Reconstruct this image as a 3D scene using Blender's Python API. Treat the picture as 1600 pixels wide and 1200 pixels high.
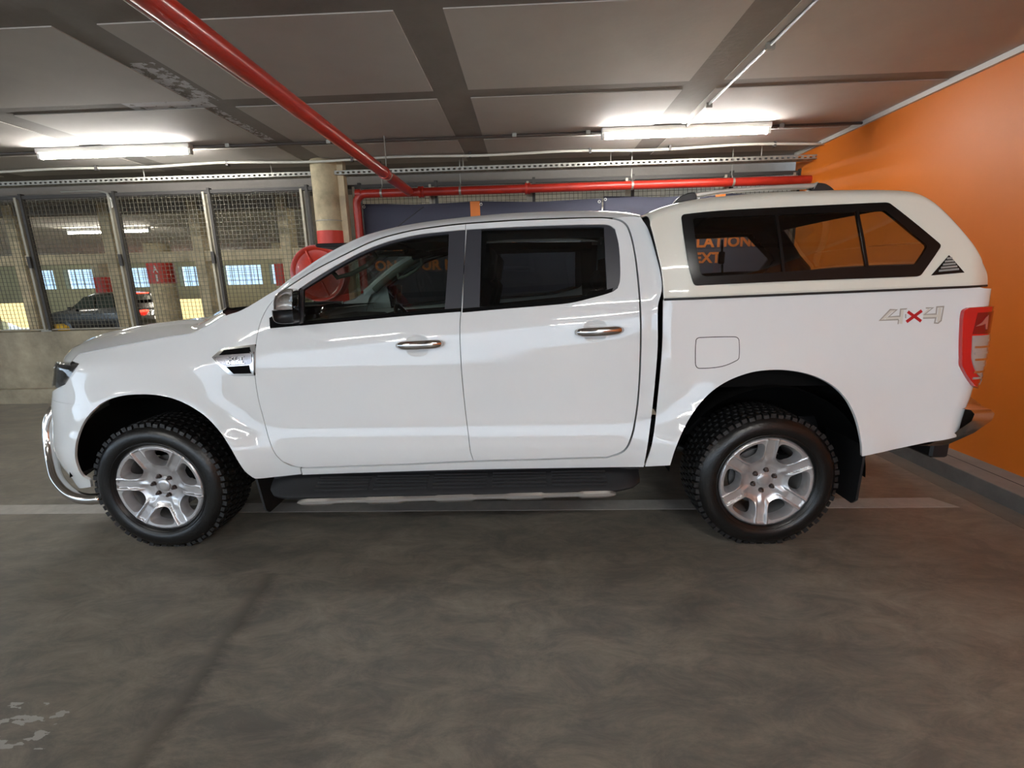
import bpy, math, random
import numpy as np
from mathutils import Vector, Matrix
from mathutils.geometry import delaunay_2d_cdt

for o in list(bpy.data.objects): bpy.data.objects.remove(o)
C = bpy.context.scene.collection
PI = math.pi

# ------------------------------------------------------------------ camera
H = 1.42
F = 740.0
_vd = np.array([24., -162., F]); _vd /= np.linalg.norm(_vd)
_r = np.array([1., -0.017, -(24 + 162*0.017)/F]); _r /= np.linalg.norm(_r)
_up = np.cross(_r, _vd)
if _up[1] > 0: _up = -_up
RW = np.stack([_r, _vd, _up], 1)            # world (x right, y deep, z up) -> camera (right, down, forward)
cam = bpy.data.cameras.new('camera'); camo = bpy.data.objects.new('camera', cam); C.objects.link(camo)
cam.sensor_fit = 'HORIZONTAL'; cam.sensor_width = 36.0; cam.lens = 36.0*F/1600.0
cam.clip_start = 0.05; cam.clip_end = 200
_m = Matrix.Identity(4)
for i in range(3):
    _m[i][0] = RW[0][i]; _m[i][1] = -RW[1][i]; _m[i][2] = -RW[2][i]
_m[2][3] = H
camo.matrix_world = _m
bpy.context.scene.camera = camo

# ------------------------------------------------------------------ light and exposure
world = bpy.data.worlds.new('world'); bpy.context.scene.world = world; world.use_nodes = True
world.node_tree.nodes['Background'].inputs[0].default_value = (0.56, 0.70, 0.86, 1)
world.node_tree.nodes['Background'].inputs[1].default_value = 1.25
vs = bpy.context.scene.view_settings
vs.view_transform = 'Standard'; vs.look = 'None'; vs.gamma = 1.0; vs.use_curve_mapping = False
vs.exposure = 2.1
TUBE = 38.0            # radiance of the fluorescent tubes
TUBE_FAR = 24.0

def ray(u, v):
    return RW.T @ np.array([(u-800)/F, (v-600)/F, 1.0])
def atY(u, v, Y):
    d = ray(u, v); t = Y/d[1]; return (d[0]*t, Y, H + d[2]*t)
def atX(u, v, X):
    d = ray(u, v); t = X/d[0]; return (X, d[1]*t, H + d[2]*t)
def atZ(u, v, Z):
    d = ray(u, v); t = (Z-H)/d[2]; return (d[0]*t, d[1]*t, Z)
def project(P):                               # N x 3 -> N x 2
    q = (np.asarray(P) - [0, 0, H]) @ RW.T
    return np.stack([800 + F*q[:, 0]/q[:, 2], 600 + F*q[:, 1]/q[:, 2]], 1)

# ------------------------------------------------------------------ materials
MATS = {}
def bsdf(m): return m.node_tree.nodes['Principled BSDF']
def mat(name, col, rough=0.5, metal=0.0, coat=0.0, emit=None, es=0.0, spec=0.5, bump=0.0, bscale=60, var=0.0, vscale=4.0):
    if name in MATS: return MATS[name]
    m = bpy.data.materials.new(name); m.use_nodes = True
    b = bsdf(m); nt = m.node_tree; L = nt.links
    b.inputs['Base Color'].default_value = (*col, 1)
    b.inputs['Roughness'].default_value = rough
    b.inputs['Metallic'].default_value = metal
    b.inputs['Coat Weight'].default_value = coat
    b.inputs['Coat Roughness'].default_value = 0.03
    b.inputs['Specular IOR Level'].default_value = spec
    if emit:
        b.inputs['Emission Color'].default_value = (*emit, 1); b.inputs['Emission Strength'].default_value = es
    if bump or var:
        tc = nt.nodes.new('ShaderNodeTexCoord')
    if bump:
        n = nt.nodes.new('ShaderNodeTexNoise'); n.inputs['Scale'].default_value = bscale; n.inputs['Detail'].default_value = 5
        bp = nt.nodes.new('ShaderNodeBump'); bp.inputs['Strength'].default_value = bump; bp.inputs['Distance'].default_value = 0.01
        L.new(tc.outputs['Object'], n.inputs['Vector']); L.new(n.outputs['Fac'], bp.inputs['Height']); L.new(bp.outputs['Normal'], b.inputs['Normal'])
    if var:
        n = nt.nodes.new('ShaderNodeTexNoise'); n.inputs['Scale'].default_value = vscale; n.inputs['Detail'].default_value = 7; n.inputs['Roughness'].default_value = 0.65
        r = nt.nodes.new('ShaderNodeMapRange'); r.inputs[1].default_value = 0.3; r.inputs[2].default_value = 0.7
        r.inputs[3].default_value = 1-var; r.inputs[4].default_value = 1+var
        h = nt.nodes.new('ShaderNodeHueSaturation'); h.inputs['Color'].default_value = (*col, 1)
        L.new(tc.outputs['Object'], n.inputs['Vector']); L.new(n.outputs['Fac'], r.inputs[0]); L.new(r.outputs[0], h.inputs['Value']); L.new(h.outputs[0], b.inputs['Base Color'])
    MATS[name] = m; return m

def glass_mat(name, tint, refl=1.0, rough=0.0, f0=0.07):
    m = bpy.data.materials.new(name); m.use_nodes = True; nt = m.node_tree; nt.nodes.clear()
    o = nt.nodes.new('ShaderNodeOutputMaterial'); t = nt.nodes.new('ShaderNodeBsdfTransparent'); g = nt.nodes.new('ShaderNodeBsdfGlossy')
    t.inputs[0].default_value = (*tint, 1); g.inputs['Roughness'].default_value = rough; g.inputs[0].default_value = (refl, refl, refl, 1)
    f = nt.nodes.new('ShaderNodeFresnel'); f.inputs[0].default_value = 1.5
    x = nt.nodes.new('ShaderNodeMixShader')
    nt.links.new(f.outputs[0], x.inputs[0]); nt.links.new(t.outputs[0], x.inputs[1]); nt.links.new(g.outputs[0], x.inputs[2]); nt.links.new(x.outputs[0], o.inputs[0])
    return m

paint = mat('white_paint', (0.80, 0.83, 0.83), 0.55, coat=1.0, spec=0.15)
cream = mat('cream_gelcoat', (0.80, 0.79, 0.69), 0.40, coat=0.6)
black = mat('black_plastic', (0.012, 0.012, 0.013), 0.42)
blacktrim = mat('black_pillar_film', (0.035, 0.037, 0.045), 0.38)
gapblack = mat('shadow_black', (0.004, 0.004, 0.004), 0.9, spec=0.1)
frit = mat('black_frit', (0.005, 0.005, 0.005), 0.25, spec=0.3)
chrome = mat('chrome', (0.72, 0.70, 0.68), 0.10, 1.0)
steel = mat('brushed_steel', (0.46, 0.44, 0.41), 0.30, 0.75)
alloy = mat('silver_alloy', (0.58, 0.58, 0.59), 0.28, 0.65, coat=0.4)
alloydark = mat('dark_alloy', (0.22, 0.22, 0.22), 0.45, 0.6)
rubber = mat('tyre_rubber', (0.006, 0.006, 0.006), 0.30, bump=0.12, bscale=90)
treadr = mat('tyre_tread', (0.010, 0.010, 0.010), 0.50, bump=0.3, bscale=150)
greyin = mat('cabin_grey', (0.20, 0.22, 0.18), 0.8)
darkin = mat('cabin_dark', (0.012, 0.012, 0.013), 0.8)
silverpaint = mat('silver_bar', (0.50, 0.49, 0.45), 0.35, 0.6)
redlens = mat('red_lens', (0.60, 0.006, 0.008), 0.06, coat=1.0, emit=(0.8, 0.0, 0.0), es=0.0)
clearlens = mat('clear_lens', (0.50, 0.49, 0.47), 0.20, 0.35, coat=1.0)
lampin = mat('lamp_inside', (0.30, 0.29, 0.28), 0.25, 0.8)
tintf = glass_mat('tinted_front_glass', (0.38, 0.42, 0.38))
tintr = glass_mat('tinted_rear_glass', (0.36, 0.40, 0.40))
tintc = glass_mat('canopy_glass', (0.62, 0.64, 0.62))
wsglass = glass_mat('windscreen_glass', (0.70, 0.78, 0.72))
lensglass = glass_mat('lamp_cover', (0.85, 0.85, 0.85))
redpipe = mat('red_pipe_paint', (0.52, 0.030, 0.012), 0.30, coat=0.3, var=0.12, vscale=9)
redband = mat('red_band_paint', (0.55, 0.035, 0.018), 0.45, var=0.08)
orange = mat('orange_wall_paint', (0.66, 0.165, 0.010), 0.50, bump=0.05, bscale=40, var=0.03, vscale=1.5)
trimwhite = mat('white_trim_paint', (0.60, 0.58, 0.54), 0.5)
concrete = mat('concrete_wall', (0.31, 0.27, 0.19), 0.85, bump=0.4, bscale=25, var=0.42, vscale=2.2)
concrete_y = mat('concrete_column', (0.55, 0.46, 0.29), 0.8, bump=0.3, bscale=25, var=0.30, vscale=5)
concrete_k = mat('concrete_kerb', (0.13, 0.12, 0.11), 0.8, bump=0.3, bscale=30, var=0.2, vscale=6)
kerbtop = mat('kerb_top', (0.22, 0.20, 0.185), 0.75, bump=0.2, bscale=40, var=0.15, vscale=6)
galv = mat('galvanised_steel', (0.34, 0.33, 0.29), 0.45, 0.6, var=0.1)
wirem = mat('fence_wire', (0.11, 0.10, 0.07), 0.6, 0.0)
postm = mat('fence_post_paint', (0.34, 0.31, 0.24), 0.5, 0.3)
postd = mat('fence_post_dark', (0.05, 0.045, 0.04), 0.6, 0.3)
navy = mat('navy_banner', (0.050, 0.052, 0.078), 0.75, bump=0.1, bscale=8)
bannerorange = mat('banner_orange', (0.72, 0.20, 0.03), 0.6)
whitep = mat('white_plastic', (0.65, 0.64, 0.60), 0.5)
tube = mat('fluorescent_tube', (1, 1, 1), 0.5, emit=(1.0, 0.98, 0.95), es=TUBE)
tube_far = mat('fluorescent_tube_far', (1, 1, 1), 0.5, emit=(1.0, 0.95, 0.85), es=TUBE_FAR)
panelm = mat('ceiling_board', (0.46, 0.43, 0.39), 0.75, bump=0.08, bscale=30, var=0.06, vscale=2.0)
bandm = mat('ceiling_concrete', (0.24, 0.22, 0.195), 0.85, bump=0.2, bscale=30, var=0.10, vscale=3.0)
def peeled(m):
    # flaking white paint left on two of the concrete bands
    nt = m.node_tree; L = nt.links; b = bsdf(m); src = b.inputs['Base Color'].links[0].from_socket
    tc = nt.nodes.new('ShaderNodeTexCoord'); sp = nt.nodes.new('ShaderNodeSeparateXYZ'); L.new(tc.outputs['Object'], sp.inputs[0])
    n = nt.nodes.new('ShaderNodeTexNoise'); n.inputs['Scale'].default_value = 16; n.inputs['Detail'].default_value = 6; n.inputs['Roughness'].default_value = .7; L.new(tc.outputs['Object'], n.inputs[0])
    def mth(op, a, c=None):
        q = nt.nodes.new('ShaderNodeMath'); q.operation = op
        for i, v in enumerate((a, c)):
            if v is None: continue
            if isinstance(v, (int, float)): q.inputs[i].default_value = v
            else: L.new(v, q.inputs[i])
        return q.outputs[0]
    def near(s_, c, r): return mth('LESS_THAN', mth('ABSOLUTE', mth('SUBTRACT', s_, c)), r)
    x, y = sp.outputs[0], sp.outputs[1]
    a1 = mth('MULTIPLY', mth('MULTIPLY', near(x, -2.41, .11), near(y, 3.55, .32)), mth('GREATER_THAN', n.outputs[0], .49))
    a2 = mth('MULTIPLY', mth('MULTIPLY', near(x, -2.72, .33), near(y, 3.92, .075)), mth('GREATER_THAN', n.outputs[0], .42))
    a3 = mth('MULTIPLY', mth('MULTIPLY', near(x, -2.47, .06), near(y, 4.45, .45)), mth('GREATER_THAN', n.outputs[0], .52))
    a = mth('MINIMUM', mth('ADD', mth('ADD', a1, a2), a3), 1.0)
    mx = nt.nodes.new('ShaderNodeMixRGB'); L.new(a, mx.inputs[0]); L.new(src, mx.inputs[1]); mx.inputs[2].default_value = (.62, .62, .63, 1); L.new(mx.outputs[0], b.inputs['Base Color'])
peeled(bandm)
farwall = mat('far_wall_paint', (0.40, 0.37, 0.22), 0.8, var=0.12, vscale=1.0)
farceil = mat('far_ceiling', (0.66, 0.62, 0.54), 0.85, var=0.15, vscale=0.6)
sky = mat('daylight_opening', (0.5, 0.7, 0.9), 0.8, emit=(0.42, 0.66, 1.0), es=0.34)
yellowlit = mat('lit_yellow_opening', (0.9, 0.7, 0.3), 0.8, emit=(1.0, 0.78, 0.34), es=0.34)
carblack = mat('black_car_paint', (0.012, 0.012, 0.012), 0.25, coat=1.0)
carglass = mat('dark_car_glass', (0.05, 0.065, 0.05), 0.05)
taillit = mat('lit_tail_lamp', (0.6, 0.0, 0.0), 0.3, emit=(1.0, 0.03, 0.015), es=2.5)

# floor: worn, lightly polished concrete
def floor_material():
    m = bpy.data.materials.new('garage_floor'); m.use_nodes = True; nt = m.node_tree; L = nt.links; b = bsdf(m)
    N = lambda t: nt.nodes.new(t)
    tc = N('ShaderNodeTexCoord'); mp = N('ShaderNodeMapping'); L.new(tc.outputs['Object'], mp.inputs[0]); mp.inputs['Scale'].default_value = (0.8, 1.6, 1)
    n1 = N('ShaderNodeTexNoise'); n1.inputs['Scale'].default_value = 1.1; n1.inputs['Detail'].default_value = 9; n1.inputs['Roughness'].default_value = 0.68; n1.inputs['Distortion'].default_value = 0.5
    n2 = N('ShaderNodeTexNoise'); n2.inputs['Scale'].default_value = 4.5; n2.inputs['Detail'].default_value = 12; n2.inputs['Roughness'].default_value = 0.80; n2.inputs['Distortion'].default_value = 0.6
    L.new(mp.outputs[0], n1.inputs[0]); L.new(mp.outputs[0], n2.inputs[0])
    cr = N('ShaderNodeValToRGB'); e = cr.color_ramp.elements
    e[0].position = 0.30; e[0].color = (0.135, 0.128, 0.112, 1); e[1].position = 0.72; e[1].color = (0.265, 0.246, 0.212, 1)
    L.new(n1.outputs[0], cr.inputs[0])
    c2 = N('ShaderNodeValToRGB'); e = c2.color_ramp.elements
    e[0].position = 0.40; e[0].color = (0.72, 0.73, 0.74, 1); e[1].position = 0.64; e[1].color = (1.38, 1.34, 1.26, 1)
    L.new(n2.outputs[0], c2.inputs[0])
    mx = N('ShaderNodeMixRGB'); mx.blend_type = 'MULTIPLY'; mx.inputs[0].default_value = 1; L.new(cr.outputs[0], mx.inputs[1]); L.new(c2.outputs[0], mx.inputs[2])
    # worn joint running away from the camera
    sp = N('ShaderNodeSeparateXYZ'); L.new(tc.outputs['Object'], sp.inputs[0])
    def math_(op, a, b_=None):
        q = N('ShaderNodeMath'); q.operation = op
        for i, v in enumerate((a, b_)):
            if v is None: continue
            if isinstance(v, (int, float)): q.inputs[i].default_value = v
            else: L.new(v, q.inputs[i])
        return q.outputs[0]
    wob = math_('MULTIPLY', math_('SUBTRACT', n2.outputs[0], 0.5), 0.16)
    lx = math_('ADD', math_('ADD', math_('MULTIPLY', sp.outputs[1], 0.12), 1.07), wob)
    d = math_('ABSOLUTE', math_('ADD', sp.outputs[0], lx))
    k = N('ShaderNodeMapRange'); k.inputs[1].default_value = 0.0; k.inputs[2].default_value = 0.055; k.inputs[3].default_value = 0.62; k.inputs[4].default_value = 1.0; L.new(d, k.inputs[0])
    inr = math_('LESS_THAN', sp.outputs[1], 2.1)
    kk = N('ShaderNodeMix'); kk.data_type = 'FLOAT'; L.new(inr, kk.inputs[0]); kk.inputs[2].default_value = 1.0; L.new(k.outputs[0], kk.inputs[3])
    m2 = N('ShaderNodeMixRGB'); m2.blend_type = 'MULTIPLY'; m2.inputs[0].default_value = 1; L.new(mx.outputs[0], m2.inputs[1]); L.new(kk.outputs[0], m2.inputs[2])
    # remnant of white paint at the left
    n3 = N('ShaderNodeTexNoise'); n3.inputs['Scale'].default_value = 14; n3.inputs['Detail'].default_value = 6; L.new(mp.outputs[0], n3.inputs[0])
    a1 = math_('LESS_THAN', math_('ABSOLUTE', math_('ADD', sp.outputs[0], 1.86)), 0.30)
    a2 = math_('LESS_THAN', math_('ABSOLUTE', math_('SUBTRACT', sp.outputs[1], 1.26)), 0.085)
    a3 = math_('GREATER_THAN', n3.outputs[0], 0.56)
    wm = math_('MULTIPLY', math_('MULTIPLY', a1, a2), a3)
    m3 = N('ShaderNodeMixRGB'); L.new(wm, m3.inputs[0]); L.new(m2.outputs[0], m3.inputs[1]); m3.inputs[2].default_value = (0.42, 0.42, 0.40, 1)
    L.new(m3.outputs[0], b.inputs['Base Color'])
    rr = N('ShaderNodeMapRange'); rr.inputs[1].default_value = 0.3; rr.inputs[2].default_value = 0.7; rr.inputs[3].default_value = 0.34; rr.inputs[4].default_value = 0.55; L.new(n2.outputs[0], rr.inputs[0]); L.new(rr.outputs[0], b.inputs['Roughness'])
    b.inputs['Specular IOR Level'].default_value = 0.5
    bp = N('ShaderNodeBump'); bp.inputs['Strength'].default_value = 0.25; bp.inputs['Distance'].default_value = 0.008; L.new(n2.outputs[0], bp.inputs['Height']); L.new(bp.outputs[0], b.inputs['Normal'])
    return m
floorm = floor_material()
linepaint = mat('worn_line_paint', (0.42, 0.41, 0.38), 0.6, var=0.12, vscale=14)

# ------------------------------------------------------------------ mesh helpers
def tag(o, label=None, cat=None, group=None, kind=None):
    if label: o['label'] = label
    if cat: o['category'] = cat
    if group: o['group'] = group
    if kind: o['kind'] = kind
    return o
def link(name, me, parent=None, m=None):
    o = bpy.data.objects.new(name, me); C.objects.link(o)
    if parent: o.parent = parent
    if m is not None and me is not None and hasattr(me, 'materials') and not me.materials: me.materials.append(m)
    return o
def empty(name, loc=(0, 0, 0)):
    o = bpy.data.objects.new(name, None); o.location = loc; o.empty_display_size = 0.1; C.objects.link(o); return o
def meshobj(name, V, Fc, m, parent=None, smooth=True, normals=None):
    me = bpy.data.meshes.new(name); me.from_pydata([tuple(map(float, v)) for v in V], [], [tuple(f) for f in Fc]); me.update()
    if smooth: me.polygons.foreach_set('use_smooth', [True]*len(me.polygons))
    if normals is not None: me.normals_split_custom_set_from_vertices([tuple(map(float, n)) for n in normals])
    me.materials.append(m)
    return link(name, me, parent)

class MB:
    def __init__(s): s.V = []; s.F = []
    def add(s, V, Fc):
        k = len(s.V); s.V += [tuple(v) for v in V]; s.F += [tuple(i+k for i in f) for f in Fc]; return s
    def box(s, x0, x1, y0, y1, z0, z1, bev=0.0):
        if bev <= 0:
            V = [(x, y, z) for z in (z0, z1) for y in (y0, y1) for x in (x0, x1)]
            return s.add(V, [(0, 2, 3, 1), (4, 5, 7, 6), (0, 1, 5, 4), (2, 6, 7, 3), (0, 4, 6, 2), (1, 3, 7, 5)])
        # chamfered box: three rings of the 8-gon in each direction
        b = min(bev, (x1-x0)/2.01, (y1-y0)/2.01, (z1-z0)/2.01)
        def ring(z, i):
            return [(x0+b, y0+i, z), (x1-b, y0+i, z), (x1-i, y0+b, z), (x1-i, y1-b, z), (x1-b, y1-i, z), (x0+b, y1-i, z), (x0+i, y1-b, z), (x0+i, y0+b, z)]
        V = ring(z0, b) + ring(z0+b, 0) + ring(z1-b, 0) + ring(z1, b)
        Fc = [tuple(reversed(range(8))), tuple(range(24, 32))]
        for r in range(3):
            for j in range(8): Fc.append((r*8+j, r*8+(j+1) % 8, (r+1)*8+(j+1) % 8, (r+1)*8+j))
        return s.add(V, Fc)
    def tube(s, pts, r, n=10, caps=True, closed=False):
        P = [Vector(p) for p in pts]; rs = r if hasattr(r, '__len__') else [r]*len(P)
        V = []; up = None
        for i, p in enumerate(P):
            a = P[i-1] if (i > 0 or closed) else P[i]; b = P[(i+1) % len(P)] if (i < len(P)-1 or closed) else P[i]
            t = (b-a).normalized()
            if up is None: up = Vector((0, 0, 1)) if abs(t.z) < 0.9 else Vector((1, 0, 0))
            sd = t.cross(up).normalized(); up = sd.cross(t).normalized()
            for j in range(n):
                an = 2*PI*j/n; q = p + (sd*math.cos(an) + up*math.sin(an))*rs[i]; V.append(tuple(q))
        Fc = []
        m = len(P)
        for i in range(m if closed else m-1):
            for j in range(n):
                Fc.append((i*n+j, i*n+(j+1) % n, ((i+1) % m)*n+(j+1) % n, ((i+1) % m)*n+j))
        if caps and not closed: Fc += [tuple(reversed(range(n))), tuple(range((m-1)*n, m*n))]
        return s.add(V, Fc)
    def lathe(s, prof, c, axis='y', n=32, a0=0, a1=2*PI, sx=1.0):
        """prof: list of (radius, along)."""
        V = []; full = abs(a1-a0-2*PI) < 1e-6; cnt = n if full else n+1
        for r, h in prof:
            for j in range(cnt):
                a = a0 + (a1-a0)*j/n; u = r*math.cos(a); v = r*math.sin(a)
                V.append({'y': (c[0]+u, c[1]+h, c[2]+v), 'z': (c[0]+u, c[1]+v, c[2]+h), 'x': (c[0]+h, c[1]+u, c[2]+v)}[axis])
        Fc = []
        for i in range(len(prof)-1):
            for j in range(n):
                Fc.append((i*cnt+j, i*cnt+(j+1) % cnt, (i+1)*cnt+(j+1) % cnt, (i+1)*cnt+j))
        return s.add(V, Fc)
    def prism(s, poly, f0, f1):
        """poly: list of 2D points, f0/f1 map them to 3D (front, back)."""
        n = len(poly); V = [f0(p) for p in poly] + [f1(p) for p in poly]
        Fc = [tuple(range(n)), tuple(reversed(range(n, 2*n)))] + [(j, n+j, n+(j+1) % n, (j+1) % n) for j in range(n)]
        return s.add(V, Fc)
    def build(s, name, m, parent=None, smooth=False, bevel=0.0, kind=None, autos=False):
        o = meshobj(name, s.V, s.F, m, parent, smooth)
        if autos:
            o.data.polygons.foreach_set('use_smooth', [True]*len(o.data.polygons))
            o.data.set_sharp_from_angle(angle=math.radians(38))
        if bevel > 0:
            bv = o.modifiers.new('bevel', 'BEVEL'); bv.width = bevel; bv.segments = 2; bv.limit_method = 'ANGLE'
        if kind: o['kind'] = kind
        return o

def text_mesh(body, width, height, offset=0.0, spacing=1.0):
    cu = bpy.data.curves.new('t', 'FONT'); cu.body = body; cu.size = 1; cu.offset = offset; cu.space_character = spacing; cu.resolution_u = 3
    to = bpy.data.objects.new('t', cu); C.objects.link(to)
    bpy.context.view_layer.update()
    me = bpy.data.meshes.new_from_object(to.evaluated_get(bpy.context.evaluated_depsgraph_get()))
    V = np.array([v.co[:] for v in me.vertices]); Fc = [tuple(p.vertices) for p in me.polygons]
    bpy.data.objects.remove(to); bpy.data.curves.remove(cu); bpy.data.meshes.remove(me)
    V[:, 0] -= V[:, 0].min(); V[:, 1] -= V[:, 1].min()
    V[:, 0] *= width/V[:, 0].max(); V[:, 1] *= height/V[:, 1].max()
    return V, Fc

# ================================================================== THE ROOM
XW = 3.17; ZC = 2.80
def slab(name, x0, x1, y0, y1, z0, z1, m, kind='structure', parent=None, bev=0):
    o = MB().box(x0, x1, y0, y1, z0, z1, bev).build(name, m, parent)
    if kind and parent is None: o['kind'] = kind
    return o
floor = slab('floor', -24, XW+0.2, -10, 5.80, -0.12, 0.0, floorm)
ceiling = slab('ceiling', -24, 9, -10, 6.6, ZC, ZC+0.25, bandm)
# soffit boards between the bare concrete bands
xb = [(-24, -20.2), (-19.9, -16.2), (-15.9, -12.2), (-11.9, -8.3), (-8.05, -6.3), (-6.05, -4.3), (-4.05, -2.50), (-2.25, -0.67), (-0.41, 1.19), (1.44, XW)]
yb = [(-10, -6.4), (-6.2, -2.9), (-2.7, -0.2), (0.0, 2.46), (2.78, 3.84), (4.0, 4.98), (5.10, 5.93)]
for (x0, x1) in xb:
    for (y0, y1) in yb:
        MB().box(x0, x1, y0, y1, ZC-0.006, ZC+0.01).build('ceiling_board', panelm, ceiling)
wall_r = slab('wall_right', XW, XW+0.2, -10, 6.08, 0.0, ZC, orange)
slab('trim_1', XW-0.03, XW, -10, 6.08, 2.755, 2.80, trimwhite)
kerb = slab('trim_2', 2.89, XW, -10, 5.80, 0.0, 0.10, concrete_k)
MB().box(2.895, XW, -10, 5.8, 0.1, 0.104).build('kerb_top', kerbtop, kerb)
MB().box(3.035, 3.042, -10, 5.8, 0.1, 0.1046).build('joint', gapblack, kerb)
slab('floor_strip', 2.74, 2.89, -10, 5.80, 0.0, 0.002, mat('strip_paint', (0.15, 0.135, 0.115), 0.6, var=0.15, vscale=8))
slab('wall_back', -24, XW+.2, -10.2, -10, 0, 1.05, mat('grey_wall', (0.42, 0.42, 0.40), 0.8))
slab('wall_left', -24.2, -24, -10.2, 6.0, -0.4, 1.05, mat('grey_wall', (0.42, 0.42, 0.40), 0.8))
# painted bay line under the truck
ln = MB(); ln.prism([(-12, 2.755), (2.62, 2.755), (2.55, 2.885), (-12, 2.885)], lambda p: (p[0], p[1], 0.0012), lambda p: (p[0], p[1], 0.0))
ln.F = [tuple(f) for f in ln.F]
tag(ln.build('bay_line', linepaint), 'white painted bay line on the concrete floor running beneath the pickup', 'floor marking')

# low concrete wall with ledge under the fence
lw = slab('wall_front', -24, 9, 5.90, 6.10, -0.4, 0.925, concrete)
slab('trim_3', -24, XW, 5.80, 5.90, 0.0, 0.19, concrete)
slab('beam', -24, 9, 6.38, 6.68, 2.60, 2.80, bandm, kind='structure')

# ------------------------------------------------------------------ area beyond the fence
ZF = -0.28
slab('far_floor', -34.2, 9, 6.10, 24, ZF-0.1, ZF, mat('far_floor_concrete', (0.36, 0.34, 0.29), 0.6, var=0.2, vscale=0.8))
slab('far_ceiling', -34.2, 9, 6.6, 24, ZC, ZC+0.2, farceil)
slab('far_wall_left', -34.2, -34, 6.1, 24, ZF, ZC, mat('grey_wall', (0.42, 0.42, 0.40), 0.8))
slab('far_wall_right', 8.8, 9, 6.1, 24, ZF, ZC, mat('far_white_wall', (0.7, 0.7, 0.72), 0.8))
# far wall with real openings: piers and sills around them
YF = 22.0
wins = [(41, 84), (99, 147), (179, 232), (280, 312), (349, 409), (422, 437), (560, 575), (640, 700)]
zlo, zhi = 1.55, 2.42
fw = MB(); xs = []
for (u0, u1) in wins: xs.append((atY(u0, 432, YF)[0], atY(u1, 432, YF)[0]))
doors = [((-2, 46), 0.93, -0.28), ((270, 320), 0.93, -0.28)]
cur = -34
for (a, b) in xs + [(9, 9)]:
    fw.box(cur, a, YF, YF+0.3, zlo, zhi); cur = b
fw.box(-34, 9, YF, YF+0.3, zhi, ZC); fw.box(-34, 9, YF, YF+0.3, 0.95, zlo)
dx = [(atY(u0, 490, YF)[0], atY(u1, 490, YF)[0]) for ((u0, u1), _, _) in doors]
cur = -34
for (a, b) in dx + [(9, 9)]:
    fw.box(cur, a, YF, YF+0.3, ZF, 0.95); cur = b
tag(fw.build('far_wall', farwall), kind='structure')
for i, (a, b) in enumerate(xs):
    w = MB().box(a, b, YF+0.32, YF+0.34, zlo, zhi).build('window_%d' % (i+1), sky); w['kind'] = 'structure'
    g = MB(); n = max(2, int((b-a)/0.30))
    for j in range(n+1): g.box(a+(b-a)*j/n-0.012, a+(b-a)*j/n+0.012, YF+0.20, YF+0.23, zlo, zhi)
    for j in range(1, 4): g.box(a, b, YF+0.20, YF+0.23, zlo+(zhi-zlo)*j/4-0.012, zlo+(zhi-zlo)*j/4+0.012)
    g.build('window_bars', postm, w)
for i, (a, b) in enumerate(dx):
    h = 0.45
    poly = [(a, 0.95), (b, 0.95), (b, ZF+0.05), (a+0.9, ZF+0.05), (a, ZF+h)]
    o = MB().prism(poly, lambda p: (p[0], YF+0.05, p[1]), lambda p: (p[0], YF+0.10, p[1])).build('lit_opening', yellowlit)
    tag(o, ['bright yellow lit opening low in the far wall at the left edge of the photo', 'bright yellow lit opening low in the far wall right of the A1 column'][i], 'opening', kind='structure')

def round_column(name, x, y, r, z0, z1, m, bands, label, parent=None):
    t = empty(name, (0, 0, 0)); tag(t, label, 'column')
    MB().lathe([(0, z0), (r, z0), (r, z1), (0, z1)], (x, y, 0), 'z', 28).build('shaft', m, t, autos=True)
    for (b0, b1) in bands:
        MB().lathe([(r, b0), (r+0.004, b0), (r+0.004, b1), (r, b1)], (x, y, 0), 'z', 28).build('painted_band', redband, t, autos=True)
    return t
cA = atY(253, 430, 15.0)
colA = round_column('concrete_column', cA[0], 15.0, 0.36, ZF, ZC, concrete_y, [(1.60, 2.22)], 'round yellowish concrete column marked A1 on a red band, beyond the fence')
for ch, zz in (('A', 1.93), ('1', 1.66)):
    V, Fc = text_mesh(ch, 0.14 if ch == 'A' else 0.05, 0.22, 0.02)
    P = []
    for v in V:
        X = v[0] + (0.02 if ch == 'A' else 0.08); th = X/0.372
        P.append((cA[0]+0.372*math.sin(th), 15.0-0.372*math.cos(th), zz+v[1]))
    meshobj('letter', P, Fc, whitep, colA, False)
cB = atY(161, 430, 19.0); round_column('concrete_column', cB[0], 19.0, 0.32, ZF, ZC, concrete_y, [(1.30, 1.95)], 'far round column with a red band behind the roof of the black car')
cC = atY(443, 430, 16.0); round_column('concrete_column', cC[0], 16.0, 0.25, ZF, ZC, concrete_y, [(1.45, 2.15)], 'slim far column with a red band left of the fire hose reel')

# inner concrete portal behind the fence
pt = empty('concrete_frame'); tag(pt, kind='structure')
YP = 7.8
for u in (22, 169, 308, 446):
    X = atY(u, 380, YP)[0]
    MB().box(X-0.085, X+0.085, YP, YP+0.25, ZF, ZC).build('upright', concrete_y, pt)
xl = atY(0, 380, YP)[0]
MB().box(-12, atY(446, 380, YP)[0]+0.3, YP+0.02, YP+0.2, 1.86, 2.02).build('cross_beam', concrete_y, pt)
MB().box(-12, atY(446, 380, YP)[0]+0.3, YP+0.02, YP+0.2, 2.64, 2.80).build('cross_beam', bandm, pt)

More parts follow.
